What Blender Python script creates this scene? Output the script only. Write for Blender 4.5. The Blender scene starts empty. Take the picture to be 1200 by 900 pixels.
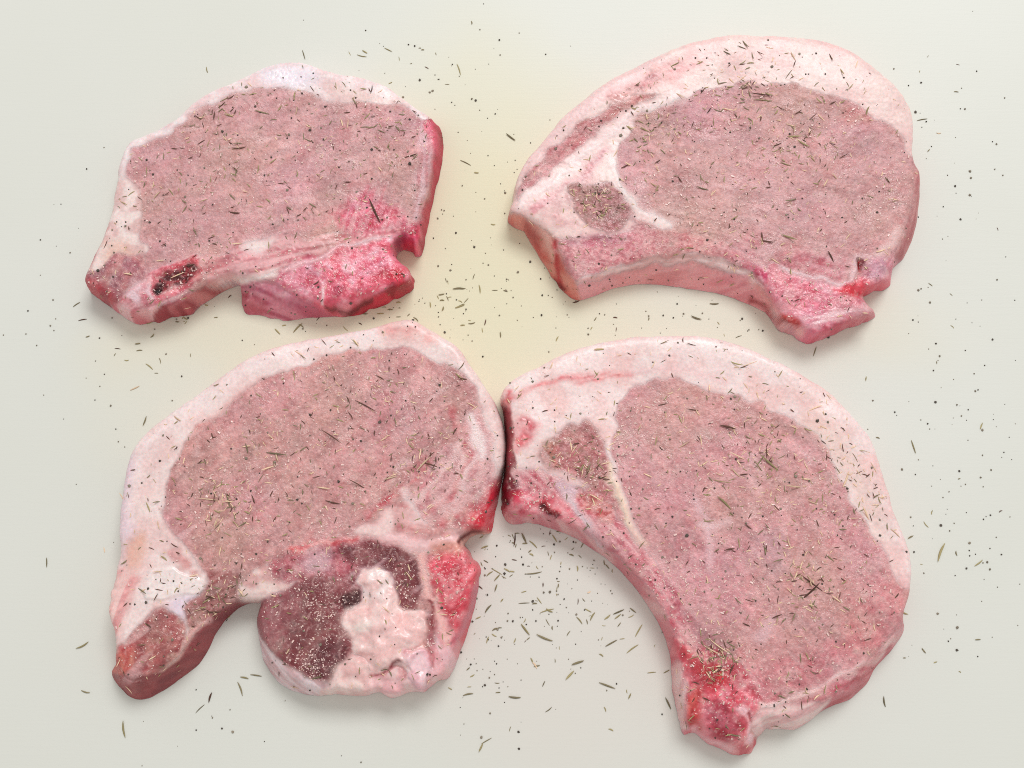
import bpy, math
import numpy as np

# ----------------------------------------------------------------- camera
rng = np.random.default_rng(11)
SC = bpy.context.scene
COL = SC.collection
W, H = 1200.0, 900.0                       # the units in which outlines were measured
HFOV = math.radians(50)
FPX = (W / 2) / math.tan(HFOV / 2)
MMPX = 0.36                                # millimetres per unit at the board's middle
DIST = FPX * MMPX
TILT = math.radians(12)
CAM = np.array([0.0, -DIST * math.sin(TILT), DIST * math.cos(TILT)])   # mm
FWD = -CAM / DIST
RIGHT = np.array([1.0, 0, 0])
UP = np.cross(RIGHT, FWD)

cd = bpy.data.cameras.new('camera')
cam = bpy.data.objects.new('camera', cd)
COL.objects.link(cam)
cam.location = CAM * 0.001
cam.rotation_euler = (TILT, 0, 0)
cd.sensor_width = 36
cd.lens = 18 / math.tan(HFOV / 2)
cd.clip_start, cd.clip_end = 0.01, 50
SC.camera = cam

# ----------------------------------------------------------------- light
wd = bpy.data.worlds.new('World')
SC.world = wd
wd.use_nodes = True
bg = wd.node_tree.nodes['Background']
bg.inputs[0].default_value = (1.0, 0.985, 0.965, 1)
bg.inputs[1].default_value = 0.56


def area(name, loc, target, size, power, color, sy=None):
    l = bpy.data.lights.new(name, 'AREA')
    l.shape = 'RECTANGLE'
    l.size, l.size_y = size, sy or size
    l.energy, l.color = power, color
    o = bpy.data.objects.new(name, l)
    COL.objects.link(o)
    o.location = loc
    d = np.array(target, float) - np.array(loc, float)
    o.rotation_euler = (math.acos(-d[2] / np.linalg.norm(d)), 0, math.atan2(-d[0], d[1]) if abs(d[0]) + abs(d[1]) > 0 else 0)
    return o


area('window_light', (0.55, 1.75, 2.3), (0, 0, 0), 1.5, 47.0, (0.99, 0.99, 1.0), 1.0)
SC.view_settings.view_transform = 'Standard'
SC.view_settings.look = 'None'
SC.view_settings.exposure = 0.05
SC.view_settings.gamma = 1.0
SC.view_settings.use_curve_mapping = False
SC.render.engine = 'CYCLES'
SC.cycles.use_denoising = False
SC.cycles.filter_width = 1.0


# ----------------------------------------------------------------- helpers
def unproject(px, py, z):
    px = np.asarray(px, float); py = np.asarray(py, float); z = np.asarray(z, float)
    d = (FWD[None] * FPX + (px.reshape(-1, 1) - W / 2) * RIGHT[None] - (py.reshape(-1, 1) - H / 2) * UP[None])
    t = (z.reshape(-1) - CAM[2]) / d[:, 2]
    p = CAM[None] + d * t[:, None]
    return p[:, :2]


def project(x, y, z):
    rx, ry, rz = x - CAM[0], y - CAM[1], z - CAM[2]
    f = rx * FWD[0] + ry * FWD[1] + rz * FWD[2]
    return (W / 2 + FPX * (rx * RIGHT[0] + ry * RIGHT[1] + rz * RIGHT[2]) / f,
            H / 2 - FPX * (rx * UP[0] + ry * UP[1] + rz * UP[2]) / f)


def smooth_closed(P, n=4):
    P = np.asarray(P, float)
    a, b, c, d = np.roll(P, 1, 0), P, np.roll(P, -1, 0), np.roll(P, -2, 0)
    out = []
    for k in range(n):
        t = k / n
        out.append(0.5 * (2 * b + (c - a) * t + (2 * a - 5 * b + 4 * c - d) * t * t + (3 * b - a - 3 * c + d) * t ** 3))
    return np.stack(out, 1).reshape(-1, P.shape[1])


def smooth_open(P, n=5):
    P = np.asarray(P, float)
    if len(P) < 3:
        return P
    Q = np.vstack([2 * P[0] - P[1], P, 2 * P[-1] - P[-2]])
    out = []
    for i in range(1, len(Q) - 2):
        a, b, c, d = Q[i - 1], Q[i], Q[i + 1], Q[i + 2]
        for k in range(n):
            t = k / n
            out.append(0.5 * (2 * b + (c - a) * t + (2 * a - 5 * b + 4 * c - d) * t * t + (3 * b - a - 3 * c + d) * t ** 3))
    out.append(P[-1])
    return np.array(out)


def seg_dist(x, y, A, B, closed):
    """distance of points to segments, and inside flag for closed loops"""
    n = x.size
    dist = np.full(n, 1e9, np.float32)
    inside = np.zeros(n, bool)
    x = x.astype(np.float32); y = y.astype(np.float32)
    for (ax, ay), (bx, by) in zip(A.astype(np.float32), B.astype(np.float32)):
        ex, ey = bx - ax, by - ay
        L = ex * ex + ey * ey
        if L < 1e-9:
            continue
        t = np.clip(((x - ax) * ex + (y - ay) * ey) / L, 0, 1)
        dx = x - (ax + t * ex); dy = y - (ay + t * ey)
        np.minimum(dist, dx * dx + dy * dy, out=dist)
        if closed:
            c = (ay > y) != (by > y)
            if ey != 0:
                inside ^= c & (x < ax + (y - ay) * ex / ey)
    return np.sqrt(dist), inside


def sdf(x, y, P, margin=None):
    """signed distance, positive inside"""
    shp = x.shape
    xf, yf = x.ravel(), y.ravel()
    A = np.asarray(P, float); B = np.roll(A, -1, 0)
    if margin is None:
        d, i = seg_dist(xf, yf, A, B, True)
        return np.where(i, d, -d).reshape(shp)
    lo, hi = A.min(0) - margin, A.max(0) + margin
    s = (xf > lo[0]) & (xf < hi[0]) & (yf > lo[1]) & (yf < hi[1])
    out = np.full(xf.shape, -margin, np.float32)
    if s.any():
        d, i = seg_dist(xf[s], yf[s], A, B, True)
        out[s] = np.where(i, d, -d)
    return np.maximum(out, -margin).reshape(shp)


def linedist(x, y, P, margin):
    shp = x.shape
    xf, yf = x.ravel(), y.ravel()
    P = np.asarray(P, float)
    lo, hi = P.min(0) - margin, P.max(0) + margin
    s = (xf > lo[0]) & (xf < hi[0]) & (yf > lo[1]) & (yf < hi[1])
    out = np.full(xf.shape, margin, np.float32)
    if s.any():
        out[s] = seg_dist(xf[s], yf[s], P[:-1], P[1:], False)[0]
    return np.minimum(out, margin).reshape(shp)


def up2(a, shape):
    """bilinear upsampling of a half-resolution field onto shape"""
    ny, nx = shape
    iy = np.arange(ny) / 2.0; ix = np.arange(nx) / 2.0
    y0 = np.clip(iy.astype(int), 0, a.shape[0] - 2); x0 = np.clip(ix.astype(int), 0, a.shape[1] - 2)
    fy = (iy - y0)[:, None]; fx = (ix - x0)[None]
    return ((a[y0][:, x0] * (1 - fx) + a[y0][:, x0 + 1] * fx) * (1 - fy)
            + (a[y0 + 1][:, x0] * (1 - fx) + a[y0 + 1][:, x0 + 1] * fx) * fy)


def sstep(a, b, x):
    t = np.clip((x - a) / (b - a), 0, 1)
    return t * t * (3 - 2 * t)


class Noise:
    def __init__(self, shape, seed):
        self.shape, self.r, self.cache = shape, np.random.default_rng(seed), {}
        self.ky = np.fft.fftfreq(shape[0])[:, None]; self.kx = np.fft.rfftfreq(shape[1])[None]

    def get(self, s, ang=None, ratio=6, tag=0):
        key = (s, ang, ratio, tag)
        if key not in self.cache:
            w = np.fft.rfft2(self.r.standard_normal(self.shape))
            if ang is None:
                k2 = (self.kx ** 2 + self.ky ** 2) * s * s
            else:
                a = math.radians(ang)
                u = self.kx * math.cos(a) + self.ky * math.sin(a)
                v = -self.kx * math.sin(a) + self.ky * math.cos(a)
                k2 = (u * s * ratio) ** 2 + (v * s) ** 2
            f = np.exp(-2 * math.pi ** 2 * k2) - 0.6 * np.exp(-2 * math.pi ** 2 * k2 * 9)
            n = np.fft.irfft2(w * f, s=self.shape)
            self.cache[key] = ((n - n.mean()) / n.std()).astype(np.float32)
        return self.cache[key]


def lin(c):
    c = np.asarray(c, float) / 255
    return np.where(c <= 0.04045, c / 12.92, ((c + 0.055) / 1.055) ** 2.4)


ALB = 1.0                                   # displayed value -> surface colour


def nt(m):
    m.use_nodes = True
    t = m.node_tree
    return t, t.nodes['Principled BSDF'], t.links


def tissue_material(name, bump, scale, spec, rough_add=0.0, sss=0.0):
    m = bpy.data.materials.new(name)
    t, b, L = nt(m)
    N = t.nodes.new
    at = N('ShaderNodeAttribute'); at.attribute_name = 'tissue'
    ra = N('ShaderNodeAttribute'); ra.attribute_name = 'wet'
    tc = N('ShaderNodeTexCoord')
    n1 = N('ShaderNodeTexNoise'); n1.inputs['Scale'].default_value = scale; n1.inputs['Detail'].default_value = 4
    n2 = N('ShaderNodeTexNoise'); n2.inputs['Scale'].default_value = scale * 0.37; n2.inputs['Detail'].default_value = 3
    L.new(tc.outputs['Object'], n1.inputs['Vector']); L.new(tc.outputs['Object'], n2.inputs['Vector'])
    mr = N('ShaderNodeMapRange'); mr.inputs[1].default_value = 0.25; mr.inputs[2].default_value = 0.75
    mr.inputs[3].default_value = 0.88; mr.inputs[4].default_value = 1.12
    L.new(n1.outputs['Fac'], mr.inputs[0])
    mx = N('ShaderNodeVectorMath'); mx.operation = 'SCALE'
    L.new(at.outputs['Color'], mx.inputs[0]); L.new(mr.outputs[0], mx.inputs['Scale'])
    L.new(mx.outputs[0], b.inputs['Base Color'])
    ad = N('ShaderNodeMath'); ad.operation = 'MULTIPLY_ADD'
    L.new(ra.outputs['Fac'], ad.inputs[0]); ad.inputs[1].default_value = -0.5; ad.inputs[2].default_value = 0.68 + rough_add
    a2 = N('ShaderNodeMath'); a2.operation = 'MULTIPLY_ADD'
    L.new(n2.outputs['Fac'], a2.inputs[0]); a2.inputs[1].default_value = 0.3; L.new(ad.outputs[0], a2.inputs[2])
    a3 = N('ShaderNodeMath'); a3.operation = 'SUBTRACT'; a3.inputs[1].default_value = 0.15; a3.use_clamp = True
    L.new(a2.outputs[0], a3.inputs[0]); L.new(a3.outputs[0], b.inputs['Roughness'])
    cw = N('ShaderNodeMath'); cw.operation = 'MULTIPLY'; cw.inputs[1].default_value = 0.5 if name != 'pork_fat' else 0.2
    L.new(ra.outputs['Fac'], cw.inputs[0]); L.new(cw.outputs[0], b.inputs['Coat Weight'])
    b.inputs['Coat Roughness'].default_value = 0.16
    b.inputs['Specular IOR Level'].default_value = spec
    bm = N('ShaderNodeBump'); bm.inputs['Strength'].default_value = bump; bm.inputs['Distance'].default_value = 0.0006
    s = N('ShaderNodeMath'); s.operation = 'ADD'
    L.new(n1.outputs['Fac'], s.inputs[0]); L.new(n2.outputs['Fac'], s.inputs[1])
    L.new(s.outputs[0], bm.inputs['Height']); L.new(bm.outputs[0], b.inputs['Normal']); L.new(bm.outputs[0], b.inputs['Coat Normal'])
    if sss:
        b.inputs['Subsurface Weight'].default_value = sss
        b.inputs['Subsurface Radius'].default_value = (1.0, 0.45, 0.35)
        b.inputs['Subsurface Scale'].default_value = 0.0012
    return m


MAT = {
    'lean': tissue_material('lean_meat', 0.55, 1500, 0.40, 0, 0.3),
    'fat': tissue_material('pork_fat', 0.16, 700, 0.45, -0.05, 0.3),
    'bone': tissue_material('cut_bone', 0.6, 1100, 0.45, -0.08, 0.3),
    'marrow': tissue_material('bone_marrow', 0.9, 1300, 0.35),
}


def flat_material(name, rgb, rough, var=0.25, scale=1500, spec=0.3, trans=0.0):
    m = bpy.data.materials.new(name)
    t, b, L = nt(m)
    N = t.nodes.new
    tc = N('ShaderNodeTexCoord'); n = N('ShaderNodeTexNoise'); n.inputs['Scale'].default_value = scale
    oi = N('ShaderNodeObjectInfo')
    L.new(tc.outputs['Object'], n.inputs['Vector'])
    mr = N('ShaderNodeMapRange'); mr.inputs[1].default_value = 0.3; mr.inputs[2].default_value = 0.7
    mr.inputs[3].default_value = 1 - var; mr.inputs[4].default_value = 1 + var
    L.new(n.outputs['Fac'], mr.inputs[0])
    m2 = N('ShaderNodeMapRange'); m2.inputs[3].default_value = 0.75; m2.inputs[4].default_value = 1.3
    L.new(oi.outputs['Random'], m2.inputs[0])
    mu = N('ShaderNodeMath'); mu.operation = 'MULTIPLY'
    L.new(mr.outputs[0], mu.inputs[0]); L.new(m2.outputs[0], mu.inputs[1])
    v = N('ShaderNodeVectorMath'); v.operation = 'SCALE'
    v.inputs[0].default_value = tuple(lin(rgb)); L.new(mu.outputs[0], v.inputs['Scale'])
    L.new(v.outputs[0], b.inputs['Base Color'])
    b.inputs['Roughness'].default_value = rough
    b.inputs['Specular IOR Level'].default_value = spec
    b.inputs['Transmission Weight'].default_value = trans
    return m


def link_mesh(name, me, parent=None):
    o = bpy.data.objects.new(name, me)
    COL.objects.link(o)
    o.parent = parent
    return o


def np_mesh(name, V, Q, mat, smooth=True):
    """V (n,3) metres, Q (m,k) equal-sized faces"""
    me = bpy.data.meshes.new(name)
    k = Q.shape[1]
    me.vertices.add(len(V)); me.vertices.foreach_set('co', np.ascontiguousarray(V, np.float32).ravel())
    me.loops.add(Q.size); me.loops.foreach_set('vertex_index', np.ascontiguousarray(Q, np.int32).ravel())
    me.polygons.add(len(Q)); me.polygons.foreach_set('loop_start', np.arange(0, Q.size, k, dtype=np.int32))
    me.polygons.foreach_set('use_smooth', np.full(len(Q), smooth))
    me.update(calc_edges=True)
    me.materials.append(mat)
    return me


# ----------------------------------------------------------------- cutting board
def build_board():
    m = bpy.data.materials.new('board_plastic')
    t, b, L = nt(m)
    N = t.nodes.new
    tc = N('ShaderNodeTexCoord')
    n = N('ShaderNodeTexNoise'); n.inputs['Scale'].default_value = 9; n.inputs['Detail'].default_value = 3
    L.new(tc.outputs['Object'], n.inputs['Vector'])
    cr = N('ShaderNodeValToRGB')
    cr.color_ramp.elements[0].position = 0.3; cr.color_ramp.elements[0].color = (0.735, 0.742, 0.672, 1)
    cr.color_ramp.elements[1].position = 0.7; cr.color_ramp.elements[1].color = (0.755, 0.762, 0.70, 1)
    L.new(n.outputs['Fac'], cr.inputs[0])
    # soft-edged yellow and pinkish tint patches around the middle of the plastic
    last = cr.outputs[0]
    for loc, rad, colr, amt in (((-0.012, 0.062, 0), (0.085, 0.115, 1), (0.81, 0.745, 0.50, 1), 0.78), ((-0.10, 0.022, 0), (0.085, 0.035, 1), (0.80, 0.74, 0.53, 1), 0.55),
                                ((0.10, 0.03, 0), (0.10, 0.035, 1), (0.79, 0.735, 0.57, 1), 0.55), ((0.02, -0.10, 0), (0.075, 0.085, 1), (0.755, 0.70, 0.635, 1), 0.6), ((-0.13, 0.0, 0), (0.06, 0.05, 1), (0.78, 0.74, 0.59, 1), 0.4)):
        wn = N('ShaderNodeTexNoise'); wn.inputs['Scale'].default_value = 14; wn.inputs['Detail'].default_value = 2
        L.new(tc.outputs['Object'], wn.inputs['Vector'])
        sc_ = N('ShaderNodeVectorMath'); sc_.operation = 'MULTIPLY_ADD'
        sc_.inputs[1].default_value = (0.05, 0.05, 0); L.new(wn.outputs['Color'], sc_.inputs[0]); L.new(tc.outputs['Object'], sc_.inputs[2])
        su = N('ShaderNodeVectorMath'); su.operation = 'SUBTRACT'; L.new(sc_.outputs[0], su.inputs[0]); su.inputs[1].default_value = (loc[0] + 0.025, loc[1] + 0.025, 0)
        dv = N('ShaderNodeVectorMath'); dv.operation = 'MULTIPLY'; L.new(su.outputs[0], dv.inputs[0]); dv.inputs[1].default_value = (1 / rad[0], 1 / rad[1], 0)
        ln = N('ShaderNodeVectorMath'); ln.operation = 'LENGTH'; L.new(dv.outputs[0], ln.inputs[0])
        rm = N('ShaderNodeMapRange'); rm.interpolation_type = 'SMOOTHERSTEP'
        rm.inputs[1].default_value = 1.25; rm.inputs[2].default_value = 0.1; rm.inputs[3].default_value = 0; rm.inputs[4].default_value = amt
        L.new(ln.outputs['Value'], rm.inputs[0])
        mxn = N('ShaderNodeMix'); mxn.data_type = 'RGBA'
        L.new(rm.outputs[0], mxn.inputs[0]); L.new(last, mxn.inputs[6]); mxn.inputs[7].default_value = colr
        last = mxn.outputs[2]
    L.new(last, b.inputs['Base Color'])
    b.inputs['Roughness'].default_value = 0.42
    b.inputs['Specular IOR Level'].default_value = 0.3
    mp = N('ShaderNodeMapping'); mp.inputs['Scale'].default_value = (60, 900, 60); mp.inputs['Rotation'].default_value = (0, 0, 0.5)
    n2 = N('ShaderNodeTexNoise'); n2.inputs['Scale'].default_value = 1.0; n2.inputs['Detail'].default_value = 5
    n3 = N('ShaderNodeTexNoise'); n3.inputs['Scale'].default_value = 1400
    L.new(tc.outputs['Object'], mp.inputs['Vector']); L.new(mp.outputs[0], n2.inputs['Vector']); L.new(tc.outputs['Object'], n3.inputs['Vector'])
    ad = N('ShaderNodeMath'); ad.operation = 'ADD'
    L.new(n2.outputs['Fac'], ad.inputs[0]); L.new(n3.outputs['Fac'], ad.inputs[1])
    bm = N('ShaderNodeBump'); bm.inputs['Strength'].default_value = 0.12; bm.inputs['Distance'].default_value = 0.0003
    L.new(ad.outputs[0], bm.inputs['Height']); L.new(bm.outputs[0], b.inputs['Normal'])
    import bmesh
    bm_ = bmesh.new()
    bmesh.ops.create_cube(bm_, size=1)
    for v in bm_.verts:
        v.co.x *= 0.62; v.co.y *= 0.52; v.co.z = v.co.z * 0.013 - 0.0065
    vert = [e for e in bm_.edges if abs(e.verts[0].co.z - e.verts[1].co.z) > 0.001]
    bmesh.ops.bevel(bm_, geom=vert, offset=0.03, segments=6, affect='EDGES')
    bmesh.ops.bevel(bm_, geom=[e for e in bm_.edges if abs(e.verts[0].co.z - e.verts[1].co.z) < 1e-5 and e.calc_face_angle(0) > 1.2],
                    offset=0.003, segments=3, affect='EDGES')
    me = bpy.data.meshes.new('cutting_board'); bm_.to_mesh(me); bm_.free()
    me.materials.append(m)
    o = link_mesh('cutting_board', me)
    o['label'] = 'cream white plastic cutting board under the four raw chops'
    o['category'] = 'cutting board'
    return o


build_board()

# ----------------------------------------------------------------- chops
STEP = 0.36
VIEW = {'1': (80, 50, 2.5), '2': (580, 30, 2.3077), '3': (110, 360, 1.8757), '4': (570, 380, 1.7308),
        '1a': (90, 220, 5), '1b': (300, 120, 3.3333), '2a': (590, 180, 5), '2b': (840, 250, 4.8),
        '3a': (110, 600, 3.752), '3b': (330, 600, 3.913), '4a': (580, 440, 4.5), '4b': (760, 680, 3.75)}


def tr(view, pts):
    ox, oy, s = VIEW[view]
    return np.array([(ox + p[0] / s, oy + p[1] / s) for p in pts], float)


def P(view, part, col, pts, col2=None, nz=None, soft=2.0, dz=0.0, wet=None, warp=2.0, a=1.0, thr=0.0, lump=0.0):
    return dict(k='P', p=tr(view, pts), part=part, col=col, col2=col2, nz=nz, soft=soft, dz=dz, wet=wet, warp=warp, a=a, thr=thr, lump=lump)


def S(view, part, col, pts, w, col2=None, nz=None, soft=1.5, dz=0.0, wet=None, warp=2.0, a=1.0, thr=0.0):
    return dict(k='S', p=tr(view, pts), part=part, col=col, col2=col2, nz=nz, soft=soft, dz=dz, wet=wet, warp=warp, a=a, thr=thr, w=w, lump=0)


def noise_of(N, nz):
    if nz is None or nz == 'mot':
        return N.get(4.0)
    if nz == 'blot':
        return N.get(9.0)
    if nz == 'fin':
        return N.get(1.3)
    return N.get(1.6, float(nz), 7)          # a fibre direction in degrees


class Chop:
    pass


CHOPS = []


def build_chop(spec):
    T = spec['T']
    ov = spec['view']
    Bp, Tp = [], []
    for q in spec['outline']:
        a = tr(ov, [q[:2]])[0]
        if len(q) == 4:
            b = tr(ov, [q[2:]])[0]
            Bp.append(unproject(a[0], a[1], 0.0)[0]); Tp.append(unproject(b[0], b[1], T * 0.9)[0])
        else:
            w = unproject(a[0], a[1], T * 0.78)[0]
            Bp.append(w); Tp.append(w)
    Bp = smooth_closed(Bp, 4); Tp = smooth_closed(Tp, 4)
    lo = np.minimum(Bp.min(0), Tp.min(0)) - 4; hi = np.maximum(Bp.max(0), Tp.max(0)) + 4
    nx = int((hi[0] - lo[0]) / STEP) // 2 * 2 + 3; ny = int((hi[1] - lo[1]) / STEP) // 2 * 2 + 3
    gx = lo[0] + np.arange(nx) * STEP; gy = lo[1] + np.arange(ny) * STEP
    X, Y = np.meshgrid(gx, gy)
    Xh, Yh = X[::2, ::2], Y[::2, ::2]
    N = Noise((ny, nx), spec['seed'])
    wx = N.get(3.0, tag=1); wy = N.get(3.0, tag=2)
    rag = np.full((ny, nx), 0.13)
    for rx_, ry_, rr_ in spec['rag']:
        c_ = unproject(rx_, ry_, T * 0.5)[0]
        rag = np.maximum(rag, 0.55 * np.exp(-(((X - c_[0]) ** 2 + (Y - c_[1]) ** 2) / (2 * (rr_ * MMPX) ** 2))))
    wx = (0.5 * wx + 0.8 * N.get(7.0, tag=61)) * rag; wy = (0.5 * wy + 0.8 * N.get(7.0, tag=62)) * rag
    sT = sdf(Xh + wx[::2, ::2], Yh + wy[::2, ::2], Tp)
    sB = sdf(Xh + wx[::2, ::2], Yh + wy[::2, ::2], Bp)
    sT = up2(sT, (ny, nx)); sB = up2(sB, (ny, nx))
    sB = np.maximum(sB, sT + 1.1)
    tin = np.maximum(sT, 0); tout = np.maximum(-sT, 0); bin_ = np.maximum(sB, 0)
    t = bin_ / (bin_ + tout + 1e-6)
    t = np.where(sB <= 0, 0, t)
    g = 1 - (1 - t) ** 1.45
    slope = spec.get('tilt', (0, 0))
    Tm = T + slope[0] * (X - X.mean()) + slope[1] * (Y - Y.mean()) + 0.5 * N.get(40.0) + 0.25 * N.get(16.0)
    z0 = Tm * g * (1 - 0.13 * np.exp(-tin / 1.1) - 0.035 * np.exp(-tin / 6.0))
    U, V = project(X, Y, z0)
    wgrid = (N.get(6.0, tag=3), N.get(6.0, tag=4), N.get(2.0, tag=5), N.get(2.0, tag=6))
    col = np.empty((ny, nx, 3)); part = np.zeros((ny, nx), int)
    dz = np.zeros((ny, nx)); wet = np.full((ny, nx), 0.35)
    names = [p[0] for p in spec['parts']]

    def blend(c, L):
        base = np.broadcast_to(lin(c), (ny, nx, 3))
        if L.get('col2') is None:
            return base
        f = sstep(-0.9 + L['thr'], 1.1 + L['thr'], noise_of(N, L['nz']))[..., None]
        return base * (1 - f) + lin(L['col2']) * f
    base = spec['base']
    col[:] = blend(base['col'], base)
    part[:] = names.index(base['part'])
    for L in spec['layers']:
        w = L['warp']
        u = U + w * (wgrid[0] * 0.9 + wgrid[2] * 0.22); v = V + w * (wgrid[1] * 0.9 + wgrid[3] * 0.22)
        s = L['soft'] * 1.25 + 0.6
        if L['k'] == 'P':
            d = up2(sdf(u[::2, ::2], v[::2, ::2], smooth_closed(L['p'], 3), 40.0), (ny, nx))
        else:
            d = L['w'] - linedist(u, v, smooth_open(L['p'], 3), 30.0)
        m = sstep(-s, s, d)
        a = (m * L['a'])[..., None]
        col = col * (1 - a) + blend(L['col'], L) * a
        if L['part']:
            part[m > 0.5] = names.index(L['part'])
        if L['dz']:
            dz += L['dz'] * sstep(-1.0, 4.0 if abs(L['dz']) < 1.5 else 12.0 if abs(L['dz']) < 2.3 else 24.0, d)
        if L['lump']:
            dz += L['lump'] * (N.get(9.0, tag=8) * 0.55 + 0.45 * N.get(4.5, tag=9) + 0.16 * N.get(2.2, tag=19)) * sstep(0, 12, d)
        if L['wet'] is not None:
            wet = wet * (1 - m) + L['wet'] * m
    # tissue grain
    lum = (col * [0.3, 0.6, 0.1]).sum(-1)
    fatness = sstep(0.38, 0.62, lum)
    zy0, zx0 = np.gradient(z0, STEP)
    flatn = 1 / np.sqrt(1 + zx0 ** 2 + zy0 ** 2)
    flatn = sstep(0.35, 0.9, flatn)
    amp = (0.055 * (1 - fatness) + 0.010 * fatness) * (0.25 + 0.75 * flatn)
    fa = spec['fibre']
    muscle = 0.048 * N.get(2.2, fa, 5, 41) + 0.03 * N.get(12.0, tag=42) + 0.035 * N.get(5.0, fa + 25, 3, 43)
    col = col * np.exp(muscle * (1 - 0.75 * fatness) * (0.3 + 0.7 * flatn))[..., None]
    vein = sstep(1.3, 2.4, 0.75 * N.get(2.6, fa, 6, 44) + 0.55 * N.get(9.0, tag=45))[..., None] * ((1 - fatness) * flatn)[..., None] * 0.42
    col = col * (1 - vein) + lin((232, 196, 196)) * vein
    grain = 0.8 * N.get(0.85, tag=10) + 0.55 * N.get(1.8, tag=11) + 0.15 * N.get(6.0, tag=12)
    col = col * np.exp(amp * grain)[..., None]
    wet = np.clip(wet + 0.55 * (1 - 0.85 * fatness) * sstep(0.5, 1.6, N.get(7.0, tag=46)), 0, 1)
    wet = wet * (0.15 + 0.85 * flatn)
    tint = N.get(22.0, tag=13)[..., None] * (1 - fatness)[..., None]
    col = col * (1 + tint * np.array([0.012, -0.012, 0.022]))
    sat = sstep(0.35, 0.85, (col[..., 0] - col[..., 1]) / (col[..., 0] + 1e-4)) * flatn
    blood = 0.55 * N.get(1.7, tag=51) + 0.5 * N.get(3.2, fa + 60, 3, 52) + 0.5 * N.get(5.5, tag=53)
    col[..., 1] *= np.exp(0.42 * sat * blood); col[..., 2] *= np.exp(0.34 * sat * blood); col[..., 0] *= np.exp(0.10 * sat * blood)
    fleck = sstep(1.1, 2.4, 0.8 * N.get(0.9, tag=21) + 0.5 * N.get(2.2, tag=22))[..., None] * ((1 - fatness) * flatn)[..., None]
    dark = sstep(1.5, 2.6, N.get(1.1, tag=23))[..., None] * ((1 - fatness) * flatn)[..., None]
    col = col * (1 - 0.30 * dark)
    for sa, st in ((25, 31), (115, 32), (70, 33), (160, 34)):
        fleck = np.maximum(fleck, 0.8 * sstep(1.5, 2.6, N.get(0.9, sa, 3, st))[..., None] * ((1 - fatness) * flatn)[..., None])
    col = col * (1 - 0.34 * fleck) + lin((240, 202, 196)) * 0.34 * fleck
    col = np.clip(col * np.array([1.04, 0.985, 0.985]), 0.004, 0.93)
    relief = (0.06 * N.get(1.3, tag=14) + 0.04 * N.get(3.0, tag=15)) * (1 - 0.8 * fatness) + 0.07 * N.get(8.0, tag=16) * (1 - 0.5 * fatness)
    relief = relief + 0.05 * sat * blood
    Z = z0 + (dz + relief) * sstep(0.0, 0.9, t)
    Z = np.maximum(Z, 0.25)
    # conform the rim to the footprint
    gyy, gxx = np.gradient(sB, STEP)
    gl = np.sqrt(gxx ** 2 + gyy ** 2) + 1e-6
    out = sB < 0
    Xs = np.where(out, X - sB * gxx / gl, X); Ys = np.where(out, Y - sB * gyy / gl, Y)
    Z = np.where(out, 0.25, Z)
    ins = sB > 0.05
    cell = ins[:-1, :-1] | ins[1:, :-1] | ins[:-1, 1:] | ins[1:, 1:]
    # geometric normals from the height field, shared by neighbouring parts
    zy, zx = np.gradient(Z, STEP)
    nrm = np.stack([-zx, -zy, np.ones_like(Z)], -1)
    nrm /= np.linalg.norm(nrm, axis=-1, keepdims=True)
    idx = np.arange(ny * nx).reshape(ny, nx)
    c00, c10, c11, c01 = idx[:-1, :-1], idx[:-1, 1:], idx[1:, 1:], idx[1:, :-1]
    cpart = part[:-1, :-1]
    pos = np.stack([Xs, Ys, Z], -1).reshape(-1, 3)
    nf = nrm.reshape(-1, 3); cf = col.reshape(-1, 3); wf = wet.ravel()
    ctr = unproject(*spec['centre'], 0.0)[0]
    root = bpy.data.objects.new('pork_chop', None)
    COL.objects.link(root)
    root.empty_display_size = 0.02
    root.location = (ctr[0] * 0.001, ctr[1] * 0.001, 0)
    root['label'] = spec['label']; root['category'] = 'pork chop'; root['group'] = 'raw pork chops on the board'
    made = {}
    for pi, (pname, oname, mat, parent, plabel) in enumerate(spec['parts']):
        sel = cell & (cpart == pi)
        if sel.sum() < 20:
            continue
        q = np.stack([c00[sel], c10[sel], c11[sel], c01[sel]], 1)
        # boundary edges of this part: closed downwards by side walls
        e = np.concatenate([q[:, [0, 1]], q[:, [1, 2]], q[:, [2, 3]], q[:, [3, 0]]])
        key = np.minimum(e[:, 0], e[:, 1]).astype(np.int64) * (nx * ny) + np.maximum(e[:, 0], e[:, 1])
        uq, inv, cnt = np.unique(key, return_inverse=True, return_counts=True)
        be = e[cnt[inv] == 1]
        used, loc = np.unique(q, return_inverse=True)
        q2 = loc.reshape(q.shape)
        n0 = len(used)
        bu, bl = np.unique(be, return_inverse=True)
        bl = bl.reshape(be.shape)
        nb = len(bu)
        top = pos[bu] - np.array([0, 0, 0.02]); bot = pos[bu].copy(); bot[:, 2] = 0.12
        Vv = np.concatenate([pos[used], top, bot])
        wq = np.stack([bl[:, 1] + n0, bl[:, 0] + n0, bl[:, 0] + n0 + nb, bl[:, 1] + n0 + nb], 1)
        Q = np.concatenate([q2, wq])
        Vv = (Vv - np.array([ctr[0], ctr[1], 0])) * 0.001
        me = np_mesh(oname, Vv, Q, MAT[mat])
        ca = me.attributes.new('tissue', 'FLOAT_COLOR', 'POINT')
        cc = np.ones((len(Vv), 4), np.float32); cc[:n0, :3] = cf[used]; cc[n0:n0 + nb, :3] = cf[bu]; cc[n0 + nb:, :3] = cf[bu]
        ca.data.foreach_set('color', cc.ravel())
        wa = me.attributes.new('wet', 'FLOAT', 'POINT')
        ww = np.concatenate([wf[used], wf[bu], wf[bu]]).astype(np.float32)
        wa.data.foreach_set('value', ww)
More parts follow.
